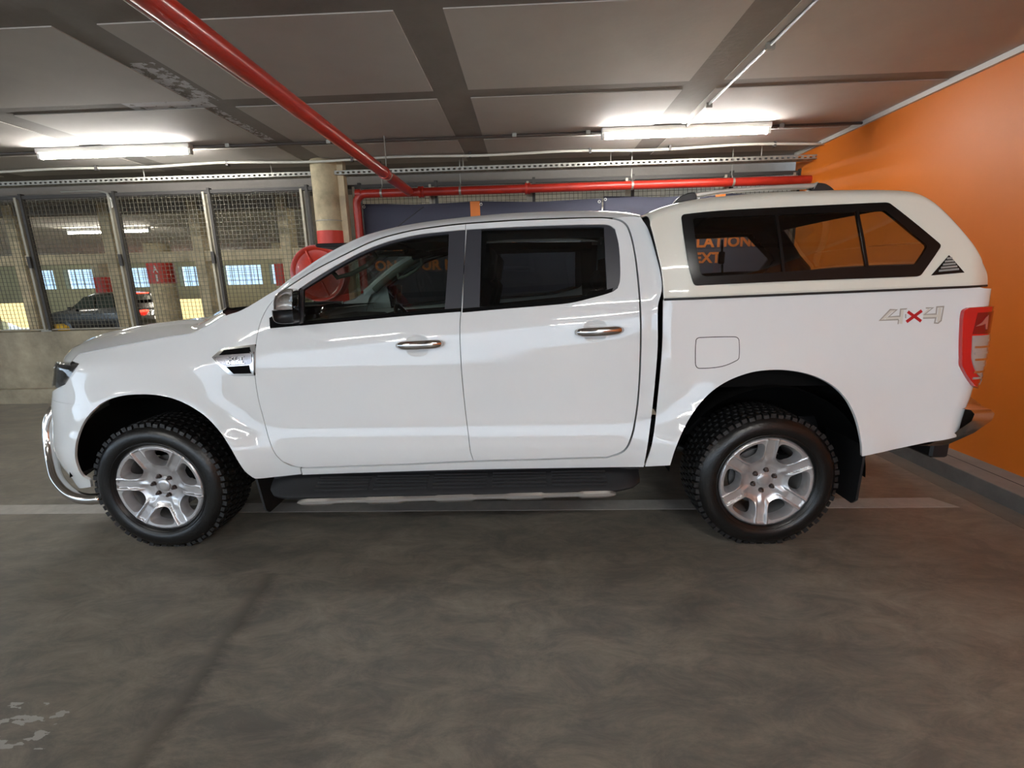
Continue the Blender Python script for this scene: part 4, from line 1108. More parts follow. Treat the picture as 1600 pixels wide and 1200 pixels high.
# ---- dark inner structure seen through gaps and arches
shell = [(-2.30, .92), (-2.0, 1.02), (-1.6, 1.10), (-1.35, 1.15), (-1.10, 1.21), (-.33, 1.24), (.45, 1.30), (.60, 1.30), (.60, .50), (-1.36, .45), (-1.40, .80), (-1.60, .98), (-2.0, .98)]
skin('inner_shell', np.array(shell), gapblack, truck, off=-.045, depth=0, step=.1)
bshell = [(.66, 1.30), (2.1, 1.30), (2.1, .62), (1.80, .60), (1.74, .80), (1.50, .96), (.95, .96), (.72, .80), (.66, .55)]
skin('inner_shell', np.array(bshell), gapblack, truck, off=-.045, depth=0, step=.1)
pill_b = np.array([(.60, 1.30), (.60, .50), (.63, .50), (.66, 1.30), (.655, 1.5), (.60, 1.68), (.565, 1.68)])
def arch_liner(xh, s):
    b = MB(); prof = []
    n = 24; V = []; Fc = []
    for i in range(n+1):
        a = math.radians(2 + 171*i/n)
        for w_ in (.50, .895): V.append((xh+.505*math.cos(a), YC+s*w_, ZH+.505*math.sin(a)))
    for i in range(n): Fc.append((2*i, 2*i+1, 2*i+3, 2*i+2))
    m_ = len(V); V.append((xh, YC+s*.50, ZH)); 
    for i in range(n): Fc.append((2*i, 2*i+2, m_))
    meshobj('wheel_arch_liner', V, Fc, gapblack if True else black, truck, True)
for s in (-1, 1):
    arch_liner(XF, s); arch_liner(XR, s)
# turned-in lip of each wheel arch
linerm = mat('arch_lip', (.02, .02, .02), .6)
b = MB()
for s in (-1, 1):
    b.box(-2.55, 2.1, YC+s*.47-.04, YC+s*.47+.04, .50, .60)
b.build('chassis_rail', black, truck)
MB().box(-1.40, .62, YC-.80, YC+.80, .42, .47).build('floor_pan', gapblack, truck)
MB().box(-2.6, -1.45, YC-.48, YC+.48, .40, 1.02).build('engine_bay', gapblack, truck)
MB().box(.68, 2.20, YC-.80, YC+.80, .86, .90).build('bed_floor', gapblack, truck)
MB().box(-1.47, -1.42, YC-.80, YC+.80, .45, 1.12).build('firewall', gapblack, truck)
for s in (-1, 1): MB().box(.70, 2.20, min(YC+s*.80, YC+s*.835), max(YC+s*.80, YC+s*.835),   .86, 1.30).build('bed_inner_side', gapblack, truck)
MB().tube([(XR, YC-.75, ZH), (XR, YC-.12, ZH), (XR, YC, ZH+.0), (XR, YC+.12, ZH), (XR, YC+.75, ZH)], [.045, .05, .13, .05, .045], 12).build('rear_axle', black, truck, True)
MB().tube([(XF, YC-.75, ZH), (XF, YC+.75, ZH)], .04, 10).build('front_axle', black, truck, True)
MB().tube([(XF+.2, YC, .48), (XR, YC, .42)], .04, 10).build('drive_shaft', black, truck, True)
for s in (-1, 1):
    MB().tube([(XR-.62, YC+s*.54, .52), (XR, YC+s*.54, .32), (XR+.66, YC+s*.54, .50)], .022, 8).build('leaf_spring', black, truck, True)
    MB().tube([(XR+.1, YC+s*.45, .36), (XR+.22, YC+s*.45, .72)], .03, 10).build('damper', mat('dark_grey_metal', (.08, .08, .08), .5), truck, True)
MB().box(.05, .62, YC-.72, YC-.30, .30, .52, .04).build('fuel_tank', black, truck)
# spare wheel under the bed
MB().lathe([(.0, -.09), (.20, -.10), (.34, -.09), (.37, 0), (.34, .09), (0, .09)], (1.86, YC, .55), 'z', 28).build('spare_wheel', black, truck, True)

# ---- wheels
def rim_depth(x, y, rot):
    r = np.hypot(x, y); th = np.arctan2(y, x)-rot
    k = np.round(th/(PI/3)); dth = th-k*PI/3
    along = r*np.cos(dth); perp = np.abs(r*np.sin(dth))
    d = np.interp(r, [0, .03, .05, .07, .09, .11, .13, .17, .205, .222, .234], [.044, .044, .046, .042, .034, .026, .019, .011, .006, .003, .015])
    groove = smooth((r-.095)/.05)*(1-smooth((perp-.019)/.004))*(1-smooth((r-.216)/.004)); d = d+.010*groove
    d = d-.004*smooth((r-.10)/.03)*np.exp(-((perp-.027)/.004)**2)
    # ridge round the pockets
    th2 = np.arctan2(y, x)-rot-PI/6; k2 = np.round(th2/(PI/3)); d2 = th2-k2*PI/3
    lx = r*np.cos(d2); ly = np.abs(r*np.sin(d2))
    d = d+.008*np.exp(-((lx-.095)/.022)**2)*smooth((.060-ly)/.035)
    return d
RS = 1.055
def wheel(xh, s, rot, label=None):
    """s=-1: near side, outer face towards the camera."""
    rot_ = rot if s < 0 else rot+.5
    yo = YC + s*.912
    fy = lambda d: yo - s*d                      # d: depth inwards from the outer face plane
    out = [(.232*math.cos(t), .232*math.sin(t)) for t in np.linspace(0, 2*PI, 97)[:-1]]
    holes = []
    for k in range(6):
        a = rot_+PI/6+k*PI/3
        pl = [(.118, -.024), (.118, .024), (.140, .046), (.166, .060), (.186, .064), (.201, .052), (.209, .0), (.201, -.052), (.186, -.064), (.166, -.060), (.140, -.046)]
        lp = curve_loop(pl, True, 3, 75)
        holes.append([(p[0]*math.cos(a)-p[1]*math.sin(a), p[0]*math.sin(a)+p[1]*math.cos(a)) for p in lp])
    vv, ff = fill2d(np.array(out), [np.array(h) for h in holes], .0052 if s < 0 else .013)
    X, Z = vv[:, 0], vv[:, 1]; d = rim_depth(X, Z, rot_); vv = vv*RS
    e = 8e-4
    gx = (rim_depth(X+e, Z, rot_)-rim_depth(X-e, Z, rot_))/(2*e); gz = (rim_depth(X, Z+e, rot_)-rim_depth(X, Z-e, rot_))/(2*e)
    V = np.stack([xh+X*RS, fy(d), ZH+Z*RS], 1); Nn = np.stack([gx, s*np.ones_like(gx), gz], 1); Nn /= np.linalg.norm(Nn, axis=1, keepdims=True)
    V = list(V); Nn = list(Nn); Fc = [f if s < 0 else tuple(reversed(f)) for f in ff]
    cnt = set()
    for f in ff:
        for i in range(3): cnt.add((f[i], f[(i+1) % 3]))
    border = [e_ for e_ in cnt if (e_[1], e_[0]) not in cnt]; idx = {}
    for e_ in border:
        for v in e_:
            if v not in idx:
                r = math.hypot(*vv[v]); tin = 1.0
                # pocket walls slope inwards
                a_c = math.atan2(vv[v][1], vv[v][0])-rot_-PI/6; kk = round(a_c/(PI/3)); ac = rot_+PI/6+kk*PI/3
                cx, cz = .165*math.cos(ac), .165*math.sin(ac); p = np.array(vv[v])
                if r < .232: p2 = np.array([cx, cz])+(p-[cx, cz])*.80; dd = .055
                else: p2 = p; dd = .05
                p1 = np.array([cx, cz])+(p-[cx, cz])*.955 if r < .232 else p
                idx[v] = len(V)
                V += [(xh+p[0], fy(d[v]), ZH+p[1]), (xh+p1[0], fy(d[v]+.006), ZH+p1[1]), (xh+p2[0], fy(d[v]+dd), ZH+p2[1])]; Nn += [(0, 0, 0)]*3
    for (p, q) in border:
        for k in (0, 1):
            f = (idx[q]+k, idx[p]+k, idx[p]+k+1, idx[q]+k+1); Fc.append(f if s < 0 else tuple(reversed(f)))
    w = meshobj('wheel', V, Fc, alloy, truck, True, Nn)
    if label: w['label'] = label
    flip = 1
    prof = [(.2445, .004), (.248, .010), (.244, .02), (.215, .03), (.205, .10), (.20, .20)]
    MB().lathe([(r, -s*h) for r, h in prof], (xh, yo, ZH), 'y', 64).build('rim_barrel', alloydark, w, True)
    # tyre: clearly wider than the rim lip, flattened where it stands
    tp = [(.238, .030), (.245, .012), (.252, .004), (.268, -.010), (.290, -.016), (.315, -.012), (.335, -.002), (.350, .014), (.3585, .026), (.362, .05), (.363, .13), (.362, .205), (.357, .23), (.345, .252), (.300, .262), (.240, .25), (.225, .23)]
    tb = MB().lathe([(r, -s*h) for r, h in tp], (xh, yo, ZH), 'y', 96)
    def flat(v):
        x, y, z = v
        if z < .012: z = .012+(z-.012)*.15
        return (x, y, max(z, .0035))
    tb.V = [flat(v) for v in tb.V]; tyre = tb.build('tyre', rubber, w, True)
    # raised rings on the sidewall
    MB().lathe([(.2595, s*.002), (.2625, s*.0115), (.2655, s*.0075)], (xh, yo, ZH), 'y', 96).build('sidewall_ring', rubber, w, True)
    tr = MB(); NB = 62
    for k in range(NB):
        for (h0, h1, r0, r1, ph, wd) in ((.006, .048, .346, .3700, 0, .70), (.056, .100, .358, .3715, .5, .60), (.108, .150, .358, .3715, .1, .60), (.158, .200, .358, .3715, .6, .60), (.208, .250, .346, .3700, .2, .62)):
            a0 = 2*PI*(k+ph)/NB; a1 = a0+2*PI/NB*wd
            if h0 < .01 and k % 2: h0 += .005
            V_ = []
            for a in (a0, a1):
                for (r, h) in ((r0, h0 if h0 < 0 else h0), (r1-.007 if h0 < .01 else r1, h0+(.004 if h0 < .01 else 0)), (r1, h0+(.022 if h0 < .01 else .01)), (r1-(0.004 if h1 > .25 else 0), h1), (r0, h1)):
                    V_.append(flat((xh+r*math.cos(a), yo-s*h, ZH+r*math.sin(a))))
            F_ = [(0, 1, 2, 3, 4), (9, 8, 7, 6, 5)]+[(i, 5+i, 5+(i+1) % 5, (i+1) % 5) for i in range(5)]
            tr.add(V_, F_)
    tr.build('tread_blocks', treadr, w, kind='stuff')
    for k in range(6):
        a = rot_+math.radians(-5 if s < 0 else 5)+k*PI/3; cx, cz = xh+.0575*math.cos(a), ZH+.0575*math.sin(a)
        MB().lathe([(.0135, -s*.052), (.0135, -s*.040), (.011, -s*.041)], (cx, yo, cz), 'y', 16).lathe([(0, -s*.020), (.005, -s*.021), (.0088, -s*.027), (.0098, -s*.048)], (cx, yo, cz), 'y', 12).build('lug_nut', mat('nut_metal', (.16, .13, .12), .25, 1.0), w, autos=True)
    MB().lathe([(0, -s*.034), (.016, -s*.034), (.030, -s*.035), (.034, -s*.038), (.035, -s*.048)], (xh, yo, ZH), 'y', 36).build('centre_cap', alloy, w, autos=True)
    MB().lathe([(0, -s*.085), (.08, -s*.085), (.085, -s*.10), (.155, -s*.10), (.155, -s*.125), (0, -s*.125)], (xh, yo, ZH), 'y', 40).build('brake_disc', mat('dark_grey_metal', (.08, .08, .08), .5), w, autos=True)
    b = MB(); b.box(xh+.06, xh+.15, min(yo-s*.07, yo-s*.16), max(yo-s*.07, yo-s*.16), ZH-.03, ZH+.12, .015); b.build('brake_caliper', gapblack, w)
    return w
wheel(XF, -1, math.radians(54)); wheel(XR, -1, math.radians(27))
wheel(XF, 1, math.radians(10)); wheel(XR, 1, math.radians(40))

# ---- mud flaps
def flap(x, s, z0, z1, w0, w1, lean, name='mud_flap'):
    poly = [(w0+.02, z0), (w1-.03, z0), (w1, z0+.03), (w1+.0, z1), (w0, z1), (w0, z0+.02)]
    MB().prism(poly, lambda p: (x+lean*(z1-p[1])-.006, YC+s*p[0], p[1]), lambda p: (x+lean*(z1-p[1])+.006, YC+s*p[0], p[1])).build(name, mat('mud_flap_rubber', (.010, .010, .011), .5), truck)
for s in (-1, 1):
    flap(1.700, s, .235, .72, .60, .915, -.03); flap(-1.490, s, .20, .50, .62, .90, .13)
# ---- running boards
for s in (-1, 1):
    t_ = None
    pl = [(-1.42, .395), (.56, .425), (.585, .40), (.53, .345), (.44, .325), (-1.20, .300), (-1.33, .31), (-1.41, .345)]
    wi, wo = .80, .985
    # body of the step: deep board with rounded outer edge
    V = []; Fc = []; n = 40; prof = [(.80, .085), (.86, .082), (.925, .060), (.985, .030), (1.0, .012), (.99, -.002), (.96, -.012), (.80, -.012)]
    for i in range(n+1):
        f = i/n; x = -1.415+1.99*f; zb_ = .332+.030*f
        endk = min(1, min(f, 1-f)/.07)**.5
        for (w_, h_) in prof:
            ww = .80+(w_-.80)*(.45+.55*endk); V.append((x, YC+s*ww, zb_+h_*(.8+.2*endk)))
    k = len(prof)
    for i in range(n):
        for j in range(k): Fc.append((i*k+j, i*k+(j+1) % k, (i+1)*k+(j+1) % k, (i+1)*k+j))
    Fc += [tuple(range(k)), tuple(reversed(range(n*k, n*k+k)))]
    if s > 0: Fc = [tuple(reversed(f)) for f in Fc]
    o = meshobj('running_board', V, Fc, mat('step_plastic', (.011, .012, .014), .6), truck, True)
    o.data.set_sharp_from_angle(angle=math.radians(30))
    # grip ribs
    rb = MB()
    for i in range(5):
        w_ = .885+.021*i; zt = np.interp(w_, [.86, .925, .985], [.082, .060, .030])
        for x0_ in (-1.13, -.82, -.51, -.20, .11):
            z0_ = .332+.030*((x0_+1.415)/1.99)+zt
            rb.box(x0_, x0_+.28, min(YC+s*w_, YC+s*(w_+.008)), max(YC+s*w_, YC+s*(w_+.008)), z0_-.004, z0_+.006)
    rb.build('grip_ribs', black, o)
    # kick plate up to the sill
    MB().prism([(-1.40, .395), (.58, .43), (.57, .47), (-1.38, .44)], lambda p: (p[0], YC+s*.865, p[1]), lambda p: (p[0], YC+s*.80, p[1])).build('kick_plate', mat('step_plastic', (.011, .012, .014), .6), o)
    # satin bar with stepped pads
    bp = MB(); n = 96; V = []; Fc = []
    for i in range(n+1):
        f = i/n; x = -1.215+1.645*f; e = min(1, min(f, 1-f)*36)**.5
        pad = smooth(np.array(math.sin(f*PI*9.0)*6+.5)); r1 = (.017+.004*float(pad))*(.35+.65*e)
        zc_ = .318+.034*f
        for j in range(8):
            a = j*PI/4+PI/8; V.append((x, YC+s*(.985+.014*float(pad)*.5+.016*math.cos(a)), zc_+r1*math.sin(a)))
    for i in range(n):
        for j in range(8): Fc.append((i*8+j, i*8+(j+1) % 8, (i+1)*8+(j+1) % 8, (i+1)*8+j))
    Fc += [tuple(range(8)), tuple(reversed(range(n*8, n*8+8)))]
    if s > 0: Fc = [tuple(reversed(f)) for f in Fc]
    o2 = meshobj('step_bar', V, Fc, steel, truck, True); o2.data.set_sharp_from_angle(angle=math.radians(35))
    for x in (-1.0, -.2, .3): MB().box(x-.03, x+.03, min(YC+s*.45, YC+s*.95), max(YC+s*.45, YC+s*.95), .315, .335).build('step_bracket', black, truck)
    # small cream block at the foot of the cab-to-bed gap
    MB().box(.565, .655, min(YC+s*.80, YC+s*.875), max(YC+s*.80, YC+s*.875), .452, .468, .004).build('body_mount', cream, truck)

# ---- rear bumper and tow bar
V = []; Fc = []
plan = []
for i in range(25):
    t = -1+2*i/24
    y = .90*t; x = 2.44-.24*abs(t)**5.0
    plan.append((x, y))
plan = [(2.16, -.93), (2.26, -.925)]+plan[1:-1]+[(2.26, .925), (2.16, .93)]
plan = [(x+.03, y) for x, y in plan]
prof = [(-.16, .745), (-.02, .742), (.0, .725), (.004, .69), (-.030, .62), (-.095, .545), (-.13, .53), (-.20, .53)]
for (x, y) in plan:
    d = np.array([x-1.9, y*.35]); d /= np.linalg.norm(d)
    for (o_, z) in prof: V.append((x+o_*d[0]+(0 if x > 2.31 and abs(y) < .92 else (z-.745)*.38), YC+y+o_*d[1]*(1 if abs(y) > .5 else 0), z))
k = len(prof)
for i in range(len(plan)-1):
    for j in range(k-1): Fc.append((i*k+j, (i+1)*k+j, (i+1)*k+j+1, i*k+j+1))
rb_ = meshobj('rear_bumper', V, Fc, mat('bumper_chrome', (.60, .57, .54), .22, 1.0), truck, True)
rb_.data.set_sharp_from_angle(angle=math.radians(50))
for s in (-1, 1):
    cap = MB(); cap.prism([(2.19, .75), (2.22, .745), (2.235, .62), (2.20, .53), (2.13, .52), (2.16, .62)], lambda p: (p[0]-.05, YC+s*.82, p[1]), lambda p: (p[0]-.03, YC+s*.70, p[1])); cap.build('bumper_end_cap', black, rb_)
MB().box(2.20, 2.40, YC-.62, YC+.62, .742, .752).build('bumper_step', black, rb_)
tb_ = MB(); tb_.box(1.9, 2.34, YC-.50, YC-.42, .44, .52); tb_.box(1.9, 2.34, YC+.42, YC+.50, .44, .52)
tbo = tb_.build('tow_bar', black, truck)
q0 = atY(1453, 716, 2.58); q1 = atY(1487, 690, 2.58)
MB().box(q0[0], q1[0]+.0, 2.58, 2*YC-2.58, q0[2], q1[2]+.02, .012).build('tow_bar_beam', black, tbo)

# ---- nudge bar at the front
def plan_front(w_, dx=0):
    return -2.93-dx+.50*(abs(w_)/.80)**3.2
pts = []
lowp = px([(142, 753)])[0]
side_pts = []
for s in (-1, 1):
    pts = []
    # start under the bumper behind the front corner, sweep forward and up in front of the corner
    path = [(-2.42, .835, .245+.03), (-2.52, .832, .268), (-2.64, .815, .275), (-2.755, .785, .300), (-2.855, .735, .350), (-2.925, .675, .42), (-2.962, .635, .50), (-2.975, .615, .58), (-2.965, .600, .66), (-2.935, .575, .73), (-2.91, .52, .77), (-2.95, .42, .785), (-2.985, .25, .79), (-2.995, .0, .79)]
    P = catmull(path, 4)
    MB().tube([(p[0]+.085*smooth(np.array((-2.42-p[0])/.4)), YC+s*p[1], p[2]) for p in P], .032, 16).build('nudge_bar', chrome, truck, True)
for s in (-1, 1): MB().tube([(-2.985, YC+s*.30, .79), (-2.99, YC+s*.30, .60), (-2.97, YC+s*.30, .42), (-2.80, YC+s*.30, .34)], .024, 12).build('nudge_bar_upright', chrome, truck, True)

# ---- door mirror
for s, d in ((-1, doors_f[0]), (1, doors_f[1])):
    t_ = d
    Pm = lambda u, v, w_: np.array(atY(u, v, YC-w_))
    def loft(rings, m, nm, par):
        n = len(rings[0]); V = [p for r in rings for p in r]; Fc = []
        for i in range(len(rings)-1):
            for j in range(n): Fc.append((i*n+j, i*n+(j+1) % n, (i+1)*n+(j+1) % n, (i+1)*n+j))
        Fc += [tuple(range(n)), tuple(reversed(range((len(rings)-1)*n, len(rings)*n)))]
        V = [(p[0], p[1] if s < 0 else 2*YC-p[1], p[2]) for p in V]
        if s > 0: Fc = [tuple(reversed(f)) for f in Fc]
        return meshobj(nm, V, Fc, m, par, True)
    def ring(pl, w_, sc=1.0):
        P = curve_loop(pl, True, 3, 60); c = P.mean(0); P = c+(P-c)*sc
        return [Pm(u, v, w_) for u, v in P]
    top = [(427, 484), (427, 470), (431, 461), (440, 454), (450, 451), (458, 451.5), (458, 484)]
    lower = [(424.5, 485), (458, 485), (460, 505), (447, 506), (434, 505), (427, 500)]
    # pixel outlines are converted at the outer face, then pulled towards the door in plan
    def body(pl, m, nm):
        face = np.array(ring(pl, 1.00, .93)); f1 = np.array(ring(pl, .985, 1.0))
        c = f1.mean(0)
        f2 = f1+np.array([-.005, .05, 0]); f3 = c+(f1-c)*.86+np.array([-.005, .09, 0])
        return loft([list(f3), list(f2), list(f1), list(face)], m, nm, d)
    mo = body(top, chrome, 'wing_mirror')
    ml = body(lower, black, 'wing_mirror_base'); 
    ind = [(431.5, 472.5), (456, 471), (456.5, 483.5), (430.7, 484.5)]
    f0 = np.array([Pm(u, v, 1.006) for u, v in ind]); f1 = np.array([Pm(u, v, .99) for u, v in ind])
    loft([list(f1), list(f0)], clearlens, 'mirror_indicator', d)
    arm = [(454, 453), (466, 452), (467, 506), (456, 507)]
    f0 = np.array([Pm(u, v, .915) for u, v in arm]); f1 = f0+np.array([0.0, .05, 0])
    loft([list(f1), list(f0)], blacktrim, 'mirror_arm', d)
    tri = px([(421.5, 497), (430, 492), (470, 450), (471, 508.5), (422.5, 513)])
    skin('mirror_sail', tri, gapblack, d, off=.004, depth=.01, step=.05, sides=(s,))

# ================================================================== CANOPY
ZB0 = 1.334
def zcb(x): return 1.3135+.0190*(x-.66)
CT = [(1008, 338), (1012, 333), (1022, 328), (1051, 320), (1090, 313.5), (1131, 309.5), (1187, 305), (1262, 302), (1330, 301), (1382, 302), (1405, 305.5), (1431, 317), (1469, 346), (1506, 380), (1530, 402), (1541, 415), (1545, 428), (1545.5, 441)]
ct = np.array(curve_loop(CT, False, 5, 60))
def wcan(x, z):
    h = z-ZB0
    w = .872-.10*h-.24*h*h
    return w - .10*smooth((x-2.10)/.25)*smooth(1-h/.8) - .012*smooth((.80-x)/.12)
def surf_c(a, z): return a, wcan(a, z)
def PC(a, z, off=0., side=-1):
    x, w = surf_c(a, z); return np.stack([x+0*w, YC+side*(w+off), z+0*w], -1)
def NC(a, z, side=-1):
    e_ = 2e-3; da = PC(a+e_, z, 0, side)-PC(a-e_, z, 0, side); dz = PC(a, z+e_, 0, side)-PC(a, z-e_, 0, side)
    n = np.cross(da, dz) if side < 0 else np.cross(dz, da); return n/np.linalg.norm(n, axis=-1, keepdims=True)
# roof silhouette: height of the shoulder along the length
topx = []; topz = []
for (u, v) in ct:
    z_g = 1.7
    for _ in range(6):
        w_ = float(wcan(np.array(1.5), np.array(z_g)))-float(np.interp(u, [1008, 1060, 1400, 1545], [.10, .15, .15, .05]))
        p = atY(u, v, YC-w_); z_g = p[2]
    topx.append(p[0]); topz.append(p[2])
topx = np.array(topx); topz = np.array(topz)
fx0 = px([(1037.5, 467)], sf=surf_c)[0][0]; ftx = topx[0]
_al = np.concatenate([[0], np.cumsum(np.hypot(np.diff(topx), np.diff(topz)))])
st = np.linspace(0, _al[-1], 170)
xs_c = np.interp(st, _al, topx); zs_c = np.interp(st, _al, topz)
# smooth the stations a little
for _ in range(3):
    xs_c[1:-1] = (xs_c[:-2]+2*xs_c[1:-1]+xs_c[2:])/4; zs_c[1:-1] = (zs_c[:-2]+2*zs_c[1:-1]+zs_c[2:])/4
FE = px(P_([(1037, 467), (1034, 427.5), (1026, 390), (1016, 352), (1009, 338)]), sf=surf_c)   # front lower edge in (x, z)
rowsC = []; NS = 28
for i in range(len(xs_c)):
    xt_, zt_ = xs_c[i], zs_c[i]
    zb_c = zcb(xt_); zsh = max(zb_c+.004, zt_-.055 if zt_ > 1.50 else zb_c+(zt_-zb_c)*.55)      # where the corner rounding starts
    half = []
    for j in range(NS+1):
        z = zb_c+(zsh-zb_c)*j/NS
        # front edge leans: stations near the front follow it
        xfz = float(np.interp(z, FE[:, 1], FE[:, 0])); 
        k_ = max(0., 1-(xt_-ftx)/.5)
        x = xt_+(xfz-ftx)*k_
        half.append((x, float(wcan(np.array(x), np.array(z))), z))
    ws_ = half[-1][1]; xs_l = half[-1][0]
    wt_ = ws_-.11*min(1, (zt_-zsh)/.055)
    for q in range(1, 9):
        a = q/8*PI/2
        half.append((xs_l+(xt_-xs_l)*q/8, ws_-(ws_-wt_)*(1-math.cos(a)), zsh+(zt_-zsh)*math.sin(a)))
    cr = .010 if zt_ > 1.55 else .02
    wl = half[-1][1]
    for q in range(1, 9):
        f = q/8; half.append((xt_, wl*(1-f), zt_+cr*(1-(1-f)**2)))
    rowsC.append(half)
RC = np.array(rowsC)
GC = both(RC)
CW = [(1064.5, 341), (1065.5, 337.3), (1069, 335.3), (1120, 330), (1187.5, 326), (1290, 321), (1379, 317), (1386, 317.3), (1391, 319.5), (1430, 350), (1466, 380), (1468.5, 383), (1468, 387), (1440, 427.5), (1436, 431), (1430, 432.3), (1330, 436), (1200, 441), (1095, 446), (1087, 446), (1083.5, 443), (1080, 433), (1075, 413), (1069, 375)]
cw = px(curve_loop(CW, True, 3, 45), sf=surf_c)
hole = shrink(cw, .010)
def stretch(L_, fx=1.07, fz=1.05):
    L_ = np.array(L_); return np.stack([.75+(L_[:, 0]-.75)*fx, 1.36+(L_[:, 1]-1.36)*fz], 1)
hole_far = stretch(hole)
n_, k_ = GC.shape[:2]
Vc = GC.reshape(-1, 3); Fc_ = []
HR = [i for i in range(len(xs_c)-1) if xs_c[i] > 1.75 and 1.44 < .5*(zs_c[i]+zs_c[i+1]) < 1.745]
for i in range(n_-1):
    for j in range(k_-1):
        q = [(i+1)*k_+j, (i+1)*k_+j+1, i*k_+j+1, i*k_+j]
        c = Vc[q].mean(0)
        if (j < NS or j >= k_-1-NS) and pip(np.array([[c[0], c[2]]]), hole if j < NS else hole_far)[0]: continue
        if NS+9 <= j < k_-NS-10 and i in HR: continue
        Fc_.append(tuple(q))
canopy = meshobj('canopy', Vc, Fc_, cream, truck, True)
canopy['label'] = 'cream-white fibreglass canopy over the load bed'
sd = canopy.modifiers.new('s', 'SOLIDIFY'); sd.thickness = .012; sd.offset = -1; canopy.data.materials.append(darkin); sd.material_offset = 1; sd.material_offset_rim = 1
# front face of the canopy
ff_ = GC[0]; meshobj('canopy_front', list(ff_), [tuple(range(len(ff_)))], black, canopy, False) if False else None
# bright bottom rim and seal along the bed
pts = [tuple(PC(np.array([x]), np.array([zcb(x)-.002]), .004, -1)[0]) for x in np.linspace(fx0, 2.22, 24)]
for s in (-1, 1):
    MB().tube([(p[0], YC+s*(YC-p[1]), p[2]) for p in pts], .0055, 8).build('canopy_rim', black, canopy, True)
# window: black frit, fixed and sliding panes, divider bars
inner_px = [(1082, 344), (1084, 341.5), (1120, 340), (1212, 336.5), (1300, 333), (1378, 329.5), (1383, 331), (1446, 383), (1446.5, 387), (1431, 411), (1426, 414), (1356, 416.5), (1223, 425), (1105, 432), (1098, 430.5), (1094, 426)]
iw = px(curve_loop(inner_px, True, 3, 40), sf=surf_c)
for s in (-1, 1):
    cw_, iw_ = (cw, iw) if s < 0 else (stretch(cw), stretch(iw))
    fr = skin('canopy_window', cw_, frit, canopy, [iw_], off=.005, depth=.014, step=.05, sides=(s,), sf=PC, nf=NC)[0]
    skin('window_pane', hdist(iw_, .004), tintc, canopy, off=.0035, depth=0, step=.08, sides=(s,), sf=PC, nf=NC)
    for a_, b_ in (((1212, 336), (1224, 427)), ((1338.5, 331), (1354, 418))):
        q = px([(a_[0]-2.2, a_[1]), (a_[0]+2.2, a_[1]), (b_[0]+2.2, b_[1]), (b_[0]-2.2, b_[1])], sf=surf_c)
        skin('divider_bar', q, frit, canopy, off=.0065, depth=.014, step=.2, sides=(s,), sf=PC, nf=NC)
# window catch
q = PC(np.array([float(px([(1340, 373)], sf=surf_c)[0][0])]), np.array([float(px([(1340, 378)], sf=surf_c)[0][1])]), -.02, 1)[0]
MB().box(q[0]-.02, q[0]+.03, q[1]-.03, q[1]-.01, q[2]-.05, q[2]+.05, .008).build('window_catch', frit, canopy)
# louvred vent
VT = [(1482, 399), (1506, 426), (1454.5, 430.5)]
vt = px(VT, sf=surf_c)
skin('canopy_vent', vt, frit, canopy, off=.004, depth=.008, step=.05, sf=PC, nf=NC)
for s in (-1, 1):
    for k in range(5):
        f0 = .22+k*.155
        L_ = vt[0]*(1-f0)+vt[2]*f0; R_ = vt[0]*(1-f0)+vt[1]*f0
        a_ = L_+(R_-L_)*.14; b_ = L_+(R_-L_)*.86
        skin('vent_louvre', np.array([a_+[0, .0], b_+[0, .0], b_+[-.002, .009], a_+[.002, .009]]), mat('louvre_grey', (.30, .30, .28), .5), canopy, off=.009, depth=.004, step=.1, sides=(s,), sf=PC, nf=NC)
# rear hatch glass and far inner surfaces
Gh = GC[HR[0]-1:HR[-1]+3, NS+8:k_-NS-8].copy(); Gh[:, :, 0] += .010; Gh[:, :, 2] += .008
grid_obj('hatch_glass', Gh, tintc, canopy)
# front window of the canopy / bulkhead
bw2 = [(-.84, 1.342), (-.835, 1.50), (-.80, 1.66), (-.68, 1.745), (.68, 1.745), (.80, 1.66), (.835, 1.50), (.84, 1.342)]
bh2 = [(-.55, 1.38), (-.52, 1.58), (.52, 1.58), (.55, 1.38)]
vv, ff = fill2d(np.array(bw2), [np.array(bh2)], .3)
meshobj('canopy_front_wall', [(fx0+.015-.35*max(0, p[1]-1.36)*.45, YC+p[0], p[1]) for p in vv], ff, black, canopy, False)
